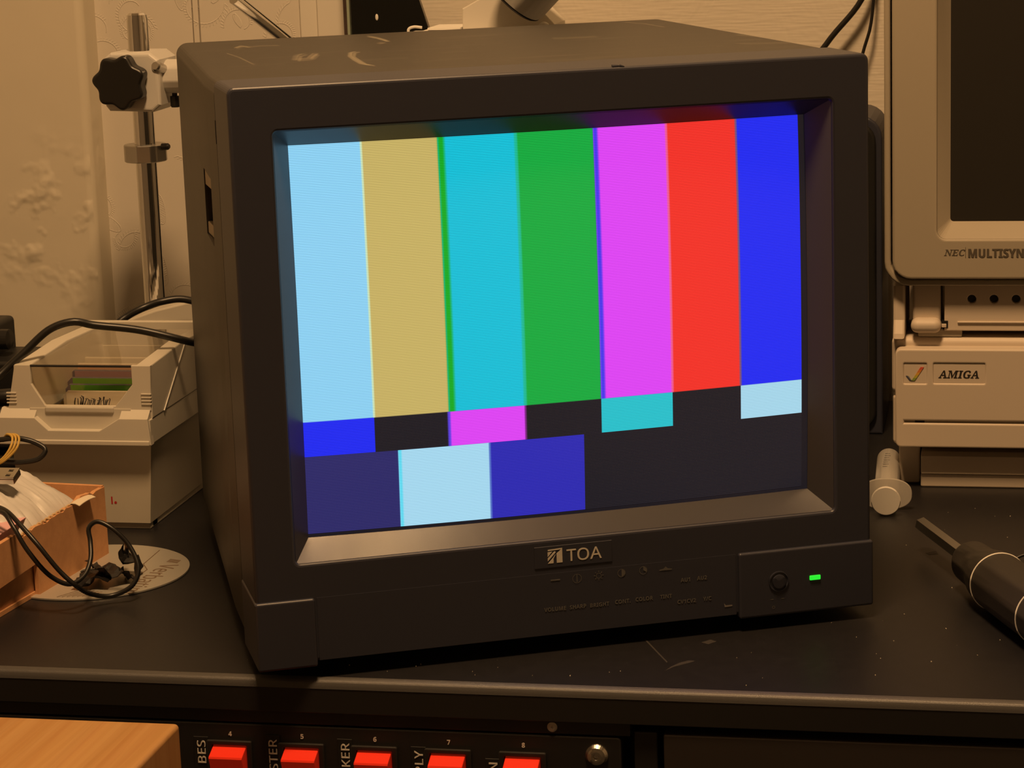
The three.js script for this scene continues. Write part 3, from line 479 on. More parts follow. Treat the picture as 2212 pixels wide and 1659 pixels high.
single('video_cable', 'black cable curving over the white case behind', 'cable', tube([[-0.70, 0.003, -0.50], [-0.668, 0.06, -0.487], [-0.6534, 0.0990, -0.48], [-0.6458, 0.1057, -0.485], [-0.6347, 0.1111, -0.49], [-0.6237, 0.1140, -0.50], [-0.6073, 0.1145, -0.506], [-0.575, 0.10, -0.50], [-0.53, 0.003, -0.47]], 0.0028, 120), M.rubber);

// ---------------------------------------------------------------- microscope stand behind on the left
{
  const px = -0.6583, pz = -0.58;
  const t = thing('boom_stand', 'chrome pole stand with white clamp block and black star knob', 'stand', [px, 0, pz]);
  part(t, 'foot_plate', box(px - 0.05, px + 0.06, 0, 0.012, -0.66, -0.564, 0.004), M.whiteMetal);
  part(t, 'pole', turned([px, 0.011, pz], [px, 1, pz], [[0, 0], [0, 0.0080], [0.3045, 0.0080], [0.3085, 0.0074], [0.3100, 0.0060], [0.3100, 0]], 48), M.chrome);
  const blk = part(t, 'clamp_block', slab(poly([[px - 0.0225, 0.2530], [px - 0.0195, 0.2490], [px + 0.0150, 0.2478], [px + 0.0215, 0.2530], [px + 0.0220, 0.2870], [px + 0.0150, 0.2925], [px - 0.0160, 0.2928], [px - 0.0225, 0.2880]]), pz - 0.022, pz + 0.020, 0.003, 4), M.whiteMetal, 'white clamp block');
  { const s = new THREE.Shape(); for (let k = 0; k <= 140; k++) { const a = k / 140 * 2 * Math.PI, r = 0.0192 + 0.0017 * Math.cos(7 * a); const x = px - 0.0060 + r * Math.cos(a + 0.35), y = 0.2715 + r * Math.sin(a + 0.35); k ? s.lineTo(x, y) : s.moveTo(x, y); }
    part(t, 'star_knob', slab(s, pz + 0.021, pz + 0.034, 0.0025, 4), M.rubber, 'black seven-lobed knob'); }
  part(t, 'cross_arm', turned([px + 0.018, 0.2730, pz], [1, 0.2730, pz], [[0, 0], [0, 0.0128], [0.012, 0.0128], [0.16, 0.0128], [0.16, 0]], 40), M.whiteMetal);
  part(t, 'set_screw', merge([turned([px + 0.0215, 0.2790, pz + 0.0095], [px + 0.0190, 0.2835, pz + 0.0235], [[0, 0], [0, 0.0040], [0.0110, 0.0040], [0.0124, 0.0029], [0.0124, 0]], 24)]), M.steel);
  part(t, 'thumb_screw', turned([px + 0.0262, 0.2610, pz], [px + 0.0262, 0, pz], [[0, 0.002], [0.003, 0.002], [0.003, 0.0036], [0.0105, 0.0036], [0.0115, 0.003], [0.0115, 0]], 20), M.rubber);
  part(t, 'collar', turned([px, 0.2086, pz], [px, 1, pz], [[0, 0.0079], [0, 0.0155], [0.0006, 0.0163], [0.0126, 0.0163], [0.0132, 0.0157], [0.0132, 0.0079]], 48), M.steel);
  part(t, 'collar_screw', turned([px + 0.0150, 0.2200, pz + 0.004], [px + 0.030, 0.2205, pz + 0.006], [[0, 0], [0, 0.0026], [0.005, 0.0026], [0.0062, 0.0016], [0.0062, 0]], 16), M.rubber);
  part(t, 'boom_rod', rod([-0.5785, 0.3304, -0.5734], [-0.5384, 0.2700, -0.660], 0.0046), M.chrome, 'slanting chrome rod');
}
single('black_lead', 'thin black lead hanging beside the chrome pole', 'cable', tube([[-0.6330, 0.2290, -0.607], [-0.6345, 0.2225, -0.605], [-0.6300, 0.2180, -0.607], [-0.622, 0.205, -0.62], [-0.600, 0.15, -0.635], [-0.59, 0.04, -0.64], [-0.59, 0.003, -0.64]], 0.0011, 60, 8), M.rubber);

// ---------------------------------------------------------------- behind the monitor, along the wall
{
  const t = thing('dark_glass_panel', 'dark glass panel with pale green edge leaning on the wall', 'panel', [-0.49, 0, -0.69]);
  part(t, 'sheet', slab(poly([[-0.5170, 0], [-0.395, 0], [-0.4578, 0.300], [-0.4700, 0.340], [-0.4850, 0.42], [-0.5205, 0.42]]), -0.690, -0.684, 0.0005), M.darkGlass);
  part(t, 'edge_strip', box(-0.5228, -0.5205, 0, 0.42, -0.690, -0.6835, 0.0006), mat([0.30, 0.36, 0.28], 0.3), 'pale green glass edge');
  part(t, 'frame_edge', box(-0.5262, -0.5230, 0, 0.42, -0.695, -0.686, 0.0006), mat([0.05, 0.03, 0.022], 0.4), 'dark brown edge');
  part(t, 'paint_fleck', new THREE.SphereGeometry(0.0016, 10, 8).scale(0.8, 1.6, 0.3).translate(-0.4985, 0.3075, -0.6838), M.paper, 'pale fleck on the glass');
}
{
  const t = thing('white_instrument', 'white instrument housing with slanting tube behind the monitor', 'instrument', [-0.36, 0, -0.60]);
  part(t, 'plinth', box(-0.462, -0.29, 0, 0.2985, -0.655, -0.575, 0.002), M.whiteMetal);
  part(t, 'housing', slab(poly([[-0.4102, 0.2986], [-0.3405, 0.2986], [-0.3405, 0.3050], [-0.3580, 0.3240], [-0.3580, 0.42], [-0.36, 0.42], [-0.3960, 0.3250], [-0.4098, 0.3178]]), -0.640, -0.596, 0.0008), M.trim, 'white chamfered plate');
  const tb = part(t, 'tube', turned([-0.3655, 0.3268, -0.570], [-0.2790, 0.4108, -0.555], [[0, 0], [0, 0.022], [0.0015, 0.0245], [0.004, 0.0255], [0.10, 0.0255], [0.10, 0]], 48), M.whiteMetal, 'white slanting tube');
  sub(tb, 'tube_rim', turned([-0.3661, 0.3262, -0.5701], [-0.2796, 0.4102, -0.5551], [[0.0002, 0.0205], [0.0002, 0.0235], [0.0016, 0.0247], [0.0018, 0.0205]], 48), M.rubber, 'dark gap at the tube end');
  part(t, 'end_knob', new THREE.SphereGeometry(0.0045, 20, 14).translate(-0.3470, 0.3030, -0.588), M.whiteMetal);
}
{
  const t = thing('paper_sheets', 'few white paper sheets lying beside the white instrument', 'papers', [-0.43, 0.2986, -0.60]);
  for (let k = 0; k < 3; k++) { const g = box(-0.4440 + 0.004 * k, -0.4108, 0.2987 + 0.0020 * k, 0.3004 + 0.0020 * k, -0.63, -0.580 - 0.006 * k, 0.0002); part(t, 'sheet', g, M.paper); }
  part(t, 'curled_corner', tube([[-0.4500, 0.2998, -0.590], [-0.4498, 0.3040, -0.590], [-0.4460, 0.3055, -0.591], [-0.440, 0.3048, -0.592]], 0.0011, 20, 6), M.paper);
}
single('hanging_cable', 'thicker slanting black cable on the wall above the right monitor corner', 'cable', tube([[-0.105, 0.36, -0.708], [-0.1229, 0.3116, -0.706], [-0.1476, 0.2813, -0.704], [-0.175, 0.24, -0.70], [-0.20, 0.12, -0.69], [-0.20, 0.004, -0.692]], 0.0023, 60, 10), M.rubber);
single('hanging_cable', 'thin black cable hanging straight down by the beige monitor', 'cable', tube([[-0.111, 0.36, -0.708], [-0.1139, 0.3114, -0.707], [-0.1165, 0.29, -0.706], [-0.1215, 0.2731, -0.705], [-0.14, 0.20, -0.70], [-0.16, 0.06, -0.695], [-0.16, 0.003, -0.694]], 0.0013, 60, 10), M.rubber);
{
  const t = thing('loudspeaker', 'black rounded loudspeaker between the two monitors', 'loudspeaker', [-0.16, 0, -0.62]);
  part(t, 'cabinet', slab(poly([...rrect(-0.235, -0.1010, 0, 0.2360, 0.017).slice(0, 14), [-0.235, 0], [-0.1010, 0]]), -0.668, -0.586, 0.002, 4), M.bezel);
  part(t, 'grille', slab(poly(rrect(-0.230, -0.1055, 0.004, 0.2310, 0.014)), -0.588, -0.582, 0.002, 3), M.black);
}

// ---------------------------------------------------------------- right: home computer with a monitor on top
{
  const t = thing('home_computer', 'beige desktop computer under the beige monitor', 'computer', [0.14, 0, -0.57]);
  const zf = -0.42;
  part(t, 'case_top', box(-0.0864, 0.3704, 0.0645, 0.1030, -0.705, -0.432, 0.004, 3), M.beige);
  part(t, 'case_bottom', box(-0.0858, 0.3698, 0.0290, 0.0638, -0.705, -0.434, 0.003, 3), M.beige);
  const f = part(t, 'front_panel', slab(poly(rrect(-0.0834, 0.3674, 0.0304, 0.0975, 0.0040), [rrect(-0.0776, -0.0630, 0.0741, 0.0878, 0.0006).reverse(), rrect(-0.0581, -0.0248, 0.0744, 0.0880, 0.0006).reverse(), [[-0.0776, 0.0471], [-0.0776, 0.0488], [0.30, 0.0488], [0.30, 0.0471]]]), -0.440, zf, 0.0012, 3), M.beige);
  sub(f, 'badge_field', box(-0.0779, -0.0627, 0.0738, 0.0881, -0.4300, zf - 0.0008, 0), M.beige, 'recessed badge field');
  const nf = sub(f, 'name_field', box(-0.0584, -0.0245, 0.0741, 0.0883, -0.4300, zf - 0.0008, 0), M.beige, 'recessed name field');
  sub(f, 'slot_floor', box(-0.0779, 0.301, 0.0465, 0.0494, -0.4300, zf - 0.0022, 0), M.beigeDark, 'groove across the front');
  sub(f, 'drive_light', box(-0.0705, -0.0642, 0.0471, 0.0488, -0.4240, zf - 0.0016, 0), M.black, 'dark unlit light window');
  sub(f, 'name_letters', text('AMIGA', serifBold, 0.0050, 0.0003, { shear: 0.22, sx: 1.05 }).translate(-0.0413, 0.0806, zf - 0.0008), M.ink, 'black slanted serif letters');
  { // rainbow check mark
    const z = zf - 0.0008, bar = (a, b, w, m) => { const d = V2(b[0] - a[0], b[1] - a[1]).normalize(); const n = [0.0014 + w, 0]; sub(f, 'check_mark', slab(poly([[a[0], a[1]], [a[0] + n[0], a[1]], [b[0] + n[0], b[1]], [b[0], b[1]]]), z, z + 0.0004), m, 'stripe of the rainbow check mark'); };
    const cols = [[0.62, 0.10, 0.06], [0.66, 0.22, 0.05], [0.68, 0.38, 0.06], [0.50, 0.45, 0.06], [0.24, 0.34, 0.08]], A = [-0.0728, 0.0760], B = [-0.0668, 0.0853];
    cols.forEach((c, i) => { const k0 = 1 - i / 5, k1 = 1 - (i + 1) / 5; bar([A[0] + (B[0] - A[0]) * k1, A[1] + (B[1] - A[1]) * k1], [A[0] + (B[0] - A[0]) * k0, A[1] + (B[1] - A[1]) * k0], 0.0008, mat(c, 0.5)); });
    bar([-0.0740, 0.0762], [-0.0764, 0.0794], -0.0004, mat([0.08, 0.08, 0.14], 0.5)); bar([-0.0731, 0.0760], [-0.0753, 0.0793], -0.0006, mat([0.30, 0.30, 0.26], 0.5));
  }
  part(t, 'side_foot', box(-0.0822, -0.0680, 0, 0.0305, -0.69, -0.4425, 0.0015), M.beige);
  part(t, 'side_foot', box(0.3560, 0.3664, 0, 0.0305, -0.69, -0.4425, 0.0015), M.beige);
  part(t, 'bay_floor', box(-0.068, 0.356, 0.0275, 0.0300, -0.68, -0.46, 0), M.beigeDark);
}
{
  const t = thing('keyboard', 'beige keyboard pushed in under the computer', 'keyboard', [0.14, 0, -0.50]);
  part(t, 'lower_shell', box(-0.0672, 0.353, 0.0000, 0.0090, -0.60, -0.4325, 0.0012), M.beige);
  part(t, 'upper_shell', pulled([[-0.4310, 0.0098], [-0.4325, 0.0215], [-0.4380, 0.0235], [-0.60, 0.0265], [-0.60, 0.0098]], -0.0670, 0.3528, 0.0008), M.beige);
}
{
  const t = thing('computer_monitor', 'beige computer monitor with a dark blank screen', 'monitor', [0.14, 0.1032, -0.56]);
  const zf = -0.42, X0 = -0.0906, X1 = 0.285, Y0 = 0.1394, Y1 = 0.455;
  part(t, 'case', merge([slab(poly(rrect(X0, X1, Y0, Y1, 0.016), [rrect(X0 + 0.0042, X1 - 0.0042, Y0 + 0.0042, Y1 - 0.0042, 0.013).reverse()]), -0.470, zf - 0.004, 0.0016, 3), box(X0 + 0.001, X1 - 0.001, Y0 + 0.001, Y1 - 0.001, -0.69, -0.44, 0.012, 4)]), M.beigeDark);
  const a = [-0.0560, 0.2504, 0.1712, 0.4200], b = [-0.0478, 0.2422, 0.1815, 0.4120], zs = zf - 0.012;
  part(t, 'front_bezel', slab(poly(rrect(X0 + 0.0054, X1 - 0.0054, Y0 + 0.0052, Y1 - 0.0054, 0.012), [rrect(...a, 0.006).reverse()]), -0.440, zf, 0.0016, 3), M.beigeDark);
  { const o = rrect(...a, 0.006, 6), n = rrect(...b, 0.0022, 6), pos = []; for (let k = 0; k < o.length; k++) { const k2 = (k + 1) % o.length, p = [...o[k], zf - 0.001], q = [...o[k2], zf - 0.001], r = [...n[k2], zs], s = [...n[k], zs]; pos.push(...p, ...q, ...r, ...p, ...r, ...s); }
    const g = new THREE.BufferGeometry(); g.setAttribute('position', new THREE.Float32BufferAttribute(pos, 3)); g.computeVertexNormals(); part(t, 'screen_surround', toCreasedNormals(g, 0.5), M.beigeDark); }
  part(t, 'screen', box(b[0] - 0.002, b[1] + 0.002, b[2] - 0.002, b[3] + 0.002, zs - 0.008, zs + 0.0001, 0), phys([0.026, 0.024, 0.021], 0.3), 'dark blank glass screen');
  const pr = mat([0.10, 0.085, 0.065], 0.6);
  part(t, 'name_letters', text('NEC', serifBold, 0.0041, 0.0002, { shear: 0.28, sx: 1.1 }).translate(-0.0446, 0.1624, zf), pr, 'thin dark serif letters');
  part(t, 'name_divider', box(-0.0378, -0.0375, 0.1590, 0.1660, zf, zf + 0.0002, 0), pr);
  part(t, 'name_letters', merge([0, 0.0002, 0.0004].map(d => text('MULTISYNC', sansBold, 0.0057, 0.0002, { center: false, sx: 0.93 }).translate(-0.0366 + d, 0.1592, zf + d * 0.25))), pr, 'bold dark letters');
  // control strip below the bezel
  const cp = part(t, 'control_strip', slab(poly([[-0.0516, 0.1078], [0.247, 0.1078], [0.247, 0.1410], [-0.0516, 0.1410]], [-0.0337, -0.0193, -0.0049, 0.0095, 0.0239].map(x => { const h = []; for (let k = 0; k < 20; k++) h.push([x + 0.0029 * Math.cos(-k * 0.314), 0.1292 + 0.0029 * Math.sin(-k * 0.314)]); return h; })), -0.460, -0.432, 0.0006), M.beige);
  for (const x of [-0.0337, -0.0193, -0.0049, 0.0095, 0.0239]) sub(cp, 'control_knob', turned([x, 0.1292, -0.450], [x, 0.1292, 0], [[0, 0.0027], [0.0125, 0.0027], [0.0125, 0]], 20), mat([0.06, 0.065, 0.055], 0.6), 'dark sunken knob');
  sub(cp, 'strip_ridge', box(-0.0430, 0.24, 0.1132, 0.1143, -0.434, -0.4308, 0.0004), M.beige);
  part(t, 'end_block', (() => { const g = merge([box(-0.0735, -0.0536, 0.1070, 0.1165, -0.470, -0.4245, 0.0045, 4), box(-0.0725, -0.0540, 0.1090, 0.1410, -0.470, -0.4330, 0.002, 3)]); return g; })(), M.beige, 'rounded end block');
  part(t, 'latch_recess', box(-0.0532, -0.0492, 0.1098, 0.1146, -0.440, -0.4316, 0), M.black);
  part(t, 'latch', box(-0.0534, -0.0502, 0.1102, 0.1126, -0.440, -0.4308, 0.0004), M.beige);
  part(t, 'side_upright', pulled([[-0.4260, 0.1032], [-0.4270, 0.1065], [-0.4320, 0.1150], [-0.4335, 0.1380], [-0.4420, 0.1400], [-0.50, 0.1400], [-0.50, 0.1032]], -0.0853, -0.0775, 0.0015), M.beige);
  part(t, 'base_pad', box(-0.0690, -0.0400, 0.1032, 0.1085, -0.60, -0.434, 0.001), M.beigeDark);
  part(t, 'base_pad', box(0.20, 0.24, 0.1032, 0.1085, -0.60, -0.434, 0.001), M.beigeDark);
  part(t, 'neck', box(-0.03, 0.22, 0.108, 0.142, -0.66, -0.462, 0.003), M.beigeDark);
}

// ---------------------------------------------------------------- small things on the right of the desk
{
  const ax = [-0.0862, 0.0104, -0.353], bx = [-0.0908, 0.0104, -0.480];
  const t = thing('syringe', 'clear plastic syringe lying on the desk beside the monitor', 'syringe', [-0.088, 0, -0.41], 0);
  const clear = phys([0.80, 0.78, 0.74], 0.35, { transmission: 0.55, thickness: 0 }), milky = phys([0.74, 0.72, 0.67], 0.45);
  part(t, 'thumb_rest', turned(ax, bx, [[0, 0], [0, 0.0090], [0.0008, 0.0095], [0.002, 0.0095], [0.0025, 0.0088], [0.0025, 0]], 36), milky, 'round thumb plate');
  part(t, 'plunger', (() => { const g = merge([box(-0.0055, 0.0055, -0.0008, 0.0008, -0.075, 0, 0.0002), box(-0.0008, 0.0008, -0.0055, 0.0055, -0.075, 0, 0.0002)]); g.rotateY(0.036).translate(-0.0863, 0.0104, -0.3555); return g; })(), milky);
  const fl = slab(poly((() => { const o = []; for (let k = 0; k < 48; k++) { const a = k / 48 * 6.2832, c = Math.cos(a), s = Math.sin(a); o.push([0.0165 * Math.sign(c) * Math.pow(Math.abs(c), 0.9), 0.0104 * Math.sign(s) * Math.pow(Math.abs(s), 0.8)]); } return o; })()), 0, 0.002, 0.0004);
  fl.rotateY(0.036).translate(-0.0868, 0.0108, -0.372); part(t, 'flange', fl, clear, 'finger flange');
  part(t, 'barrel', turned([-0.0869, 0.0104, -0.372], bx, [[0, 0.0080], [0.094, 0.0080], [0.098, 0.006], [0.099, 0.003], [0.107, 0.002], [0.107, 0.0012], [0.097, 0.0012], [0.093, 0.0068], [0, 0.0068]], 36), clear);
  for (let k = 0; k < 7; k++) part(t, 'graduation', box(-0.0918, -0.0885 + (k % 2) * 0.0006, 0.0183, 0.01845, -0.415 - k * 0.006, -0.4145 - k * 0.006, 0), M.ink, 'printed scale line');
}
single('plastic_cap', 'small white plastic cap half hidden behind the monitor', 'tub', turned([-0.1090, 0, -0.452], [-0.1090, 1, -0.452], [[0, 0], [0, 0.0062], [0.012, 0.0055], [0.016, 0.0040], [0.016, 0]], 24), M.white);  // white sliver beside the monitor, modelled as a plastic cap
{
  const A = V3(-0.0600, 0.0165, -0.2745), D = V3(0.0715, 0, 0.1800).normalize(), at = (s, dy = 0) => { const q = A.clone().addScaledVector(D, s); return [q.x, q.y + dy, q.z]; };
  const t = thing('screwdriver', 'black screwdriver with white rings lying on the desk', 'screwdriver', [-0.02, 0, -0.19]);
  const grip = mat([0.030, 0.026, 0.022], 0.55, { bumpMap: grainBump, bumpScale: 0.0001 });
  { const s = []; for (let k = 0; k < 6; k++) s.push([0.0046 * Math.cos(k * Math.PI / 3 + 0.3), 0.0046 * Math.sin(k * Math.PI / 3 + 0.3)]); const g = slab(poly(s), 0, 0.090, 0.0003); g.lookAt(D); g.translate(A.x, A.y + 0.0005, A.z); part(t, 'blade', g, M.steel, 'hexagonal steel blade'); }
  const cy = 0.0170, prof = [[0.080, 0], [0.080, 0.0080], [0.0815, 0.0105], [0.087, 0.0126], [0.100, 0.0130], [0.108, 0.0136], [0.118, 0.0158], [0.128, 0.0168], [0.160, 0.0168], [0.21, 0.0162], [0.235, 0.0150], [0.246, 0.011], [0.248, 0]];
  const A0 = [A.x, cy, A.z], B0 = [A.x + D.x, cy, A.z + D.z];
  part(t, 'handle', turned(A0, B0, prof, 48), grip);
  for (const s of [0.1290, 0.1960]) { const r = s < 0.14 ? 0.01680 : 0.01645; part(t, 'ring', turned([A.x + D.x * s, cy, A.z + D.z * s], B0, [[-0.0006, r - 0.001], [-0.0006, r], [0, r + 0.0004], [0.0006, r], [0.0006, r - 0.001]], 48), M.white, 'thin white ring'); }
}
{
  const t = thing('black_clip', 'small shiny black clip behind the screwdriver handle', 'clip', [0.004, 0, -0.19]);
  part(t, 'jaw', pulled([[-0.200, 0], [-0.200, 0.009], [-0.197, 0.0125], [-0.193, 0.0125], [-0.186, 0]], -0.0035, 0.018, 0.001), phys([0.008, 0.008, 0.008], 0.12));
  part(t, 'lever', tube([[-0.003, 0.012, -0.196], [-0.004, 0.0165, -0.200], [0.003, 0.0195, -0.203], [0.012, 0.0165, -0.200], [0.012, 0.012, -0.196]], 0.0009, 30, 8), M.rubber);
}

// ---------------------------------------------------------------- left front: carton, mailer, cables, disc
const CARD = (() => { const R = mulberry(8); return dataTex(256, 0.06, (u, v) => { const f = 0.05 * fbm(u, v, 10, 4) + 0.04 * (R() - 0.5); return [0.79 + f, 0.585 + f * 0.9, 0.41 + f * 0.7]; }, true); })();
M.card = mat([1, 1, 1], 0.85, { map: CARD });
{ // carton: local x to the right, z towards the desk edge; the right wall is the one in view
  const ang = -0.105, t = thing('carton', 'open brown corrugated carton with a torn edge', 'carton', [-0.5690, 0, -0.2225], ang);
  const L = 0.200, H = 0.0452, Wd = 0.20;
  // right wall in the local z-y plane, with its torn notch and the cut-out low at the front
  const R = mulberry(19), top = []; for (let z = 0; z <= L + 1e-6; z += 0.004) { const torn = z > 0.012 && z < 0.115; top.push([z, H + (torn ? -0.003 * (z - 0.012) / 0.1 + 0.0022 * (R() - 0.5) : -0.002 * clamp((z - 0.115) * 20)) + (z > 0.018 && z < 0.04 ? 0.0016 : 0)]); }
  const wall = [...top, [L, 0.0150], [0.0920, 0.0210], [0.0920, 0.0003], [0, 0.0003]];
  part(t, 'side_wall', pulled(wall.reverse(), -0.003, 0, 0.0002), M.card);
  part(t, 'inner_flap', pulled([[0.088, 0.0003], [L, 0.0003], [L, 0.0230], [0.088, 0.0230]].reverse(), -0.0075, -0.0045, 0.0002), M.card, 'recessed flap in the cut-out');
  part(t, 'back_wall', box(-Wd, -0.0005, 0.0003, H + 0.001, 0, 0.003, 0.0002), M.card);
  part(t, 'front_wall', box(-Wd, -0.0005, 0.0003, H - 0.004, L - 0.003, L, 0.0002), M.card);
  part(t, 'far_wall', box(-Wd, -Wd + 0.003, 0.0003, H, 0, L, 0.0002), M.card);
  part(t, 'bottom', box(-Wd, -0.003, 0.0002, 0.003, 0.003, L - 0.003, 0), M.card);
  { const pts = []; for (let z = 0.030; z < 0.120; z += 0.0016) pts.push([-0.0014 + 0.0009 * Math.sin(z * 2600), H - 0.0032 * (z - 0.012) / 0.1 + 0.0008 * Math.cos(z * 2600), z]); part(t, 'corrugation', tube(pts, 0.0007, 220, 5), mat([0.55, 0.38, 0.20], 0.8), 'torn wavy corrugated edge'); }
  { const g = new THREE.PlaneGeometry(0.010, 0.022, 3, 6), p = g.attributes.position; for (let i = 0; i < p.count; i++) { const y = p.getY(i); p.setXYZ(i, p.getX(i) * 0.8 + 0.0010, H - 0.0005 + 0.0018 * Math.cos(y * 90) - Math.abs(p.getX(i)) * 0.35, 0.033 + y); } g.computeVertexNormals(); part(t, 'torn_paper', merge([g, g.clone().translate(0, 0.0003, 0)]), mat([0.72, 0.64, 0.5], 0.8), 'pale scrap of torn paper'); }
}
{ // padded mailer bulging out of the carton
  const nx = 70, nz = 60, pos = [], idx = [], W = 0.150, D = 0.100;
  const h = (u, v) => { const e = Math.pow(Math.min(1, 4.5 * Math.min(u, 1 - u)), 0.5) * Math.pow(Math.min(1, 4 * Math.min(v, 1 - v)), 0.55); const f = fbm(u * 0.9, v * 0.9, 10, 5), cr = Math.abs(noise.noise(u * 7 + 20 * v * 0.4, v * 26, 3.3)); return 0.031 + 0.034 * e * (0.92 + 0.10 * f) - 0.0050 * cr * (1.4 - e) - 0.0014 * cr; };
  for (let j = 0; j <= nz; j++) for (let i = 0; i <= nx; i++) { const u = i / nx, v = j / nz; pos.push(-W + u * W + 0.002 * noise.noise(u * 4, v * 22, 1) * u, h(u, v), v * D + 0.002 * noise.noise(u * 20, v * 5, 7)); }
  for (let j = 0; j < nz; j++) for (let i = 0; i < nx; i++) { const a = j * (nx + 1) + i, b = a + 1, c = a + nx + 1, d = c + 1; idx.push(a, c, b, b, c, d); }
  const n0 = pos.length / 3; for (let j = 0; j <= nz; j++) for (let i = 0; i <= nx; i++) { const k = (j * (nx + 1) + i) * 3; pos.push(pos[k], 0.008 + (pos[k + 1] - 0.031) * -0.1 + 0.022 * 0, pos[k + 2]); }
  for (let j = 0; j < nz; j++) for (let i = 0; i < nx; i++) { const a = n0 + j * (nx + 1) + i, b = a + 1, c = a + nx + 1, d = c + 1; idx.push(a, b, c, b, d, c); }
  const rim = []; for (let i = 0; i <= nx; i++) rim.push(i); for (let j = 1; j <= nz; j++) rim.push(j * (nx + 1) + nx); for (let i = nx - 1; i >= 0; i--) rim.push(nz * (nx + 1) + i); for (let j = nz - 1; j > 0; j--) rim.push(j * (nx + 1));
  for (let k = 0; k < rim.length; k++) { const a = rim[k], b = rim[(k + 1) % rim.length]; idx.push(a, b, b + n0, a, b + n0, a + n0); }
  const g = new THREE.BufferGeometry(); g.setAttribute('position', new THREE.Float32BufferAttribute(pos, 3)); g.setIndex(idx); g.computeVertexNormals();
  const o = new THREE.Mesh(g, mat([0.62, 0.61, 0.60], 0.45)); o.name = 'padded_mailer'; o.position.set(-0.5760, 0.0, -0.2175); o.rotation.y = -0.105; o.castShadow = o.receiveShadow = true; o.userData = { label: 'crinkled white padded mailer bulging out of the brown carton', category: 'mailer' }; scene.add(o);
}
{
  const t = thing('usb_plug', 'metal USB plug resting on the white mailer', 'plug', [-0.608, 0.066, -0.165]);
  const g = slab(poly([[-0.620, -0.0055], [-0.5990, -0.0055], [-0.5990, 0.0062], [-0.620, 0.0062]], [[[-0.6050, 0.0018], [-0.6020, 0.0018], [-0.6020, 0.0040], [-0.6050, 0.0040]].reverse(), [[-0.6050, -0.0036], [-0.6020, -0.0036], [-0.6020, -0.0014], [-0.6050, -0.0014]].reverse()]), 0.0040, 0.0050, 0.0002);
  const sh = merge([g, box(-0.620, -0.5990, -0.0055, 0.0062, 0.0, 0.0038, 0.0006)]); sh.rotateX(-Math.PI / 2 + 0.30); sh.translate(0, 0.0652, -0.1580);
  part(t, 'metal_shell', sh, M.nickel);
  const bd = box(-0.650, -0.6195, -0.0068, 0.0075, -0.001, 0.006, 0.001); bd.rotateX(-Math.PI / 2 + 0.30); bd.translate(0, 0.0652, -0.1580); part(t, 'body', bd, M.rubber);
}
single('pink_slip', 'pink paper slip sticking out under the white mailer', 'paper', (() => { const g = box(-0.635, -0.5900, 0.0450, 0.0455, -0.145, -0.105, 0.0001); return g; })(), M.pink);
single('pink_roll', 'end of a pink roll in the open carton', 'roll', turned([-0.60, 0.0230, -0.078], [-0.70, 0.0230, -0.070], [[0, 0.009], [0, 0.0165], [0.0006, 0.017], [0.03, 0.017], [0.03, 0.009]], 32), M.pink);
single('usb_cable', 'thin black cable looping from the carton over the silver disc', 'cable', tube([[-0.6150, 0.0480, -0.14], [-0.6000, 0.0560, -0.118], [-0.5858, 0.0584, -0.105], [-0.5776, 0.0520, -0.098], [-0.5691, 0.0388, -0.096], [-0.5568, 0.0230, -0.098], [-0.5477, 0.0170, -0.103], [-0.5423, 0.0192, -0.112], [-0.5413, 0.0263, -0.122], [-0.5437, 0.0354, -0.13], [-0.5452, 0.0432, -0.133], [-0.5410, 0.0464, -0.135], [-0.5320, 0.0429, -0.135], [-0.5211, 0.0317, -0.135], [-0.5146, 0.0190, -0.13], [-0.5174, 0.0103, -0.125], [-0.5290, 0.0052, -0.12], [-0.5374, 0.0083, -0.112], [-0.5405, 0.0181, -0.096], [-0.5491, 0.0272, -0.094], [-0.5622, 0.0437, -0.094], [-0.5748, 0.0538, -0.1], [-0.5864, 0.0585, -0.11], [-0.6049, 0.0560, -0.13], [-0.62, 0.046, -0.15]], 0.00145, 260, 10), M.rubber);
{
  const t = thing('coiled_cord', 'coil of black cord tied with yellow bands above the mailer', 'cord', [-0.64, 0.055, -0.232]);
  part(t, 'cord', tube([[-0.70, 0.060, -0.245], [-0.6643, 0.0670, -0.24], [-0.6426, 0.0716, -0.235], [-0.6286, 0.0734, -0.232], [-0.6175, 0.0704, -0.233], [-0.6109, 0.0660, -0.232], [-0.6142, 0.0612, -0.229], [-0.6245, 0.0591, -0.227], [-0.6371, 0.0592, -0.227], [-0.6603, 0.0618, -0.23], [-0.70, 0.058, -0.24]], 0.0017, 120, 10), M.rubber);
  for (let k = 0; k < 3; k++) part(t, 'yellow_band', tube([[-0.6450 - 0.002 * k, 0.0560, -0.223], [-0.6340 - 0.0015 * k, 0.0618, -0.2225], [-0.6270 - 0.0022 * k, 0.0690, -0.2245], [-0.6275 - 0.0022 * k, 0.0745, -0.2300], [-0.6330 - 0.002 * k, 0.0755, -0.2340], [-0.6420, 0.0700, -0.2380]], 0.00085, 40, 6), M.yellow, 'thin yellow band');
}
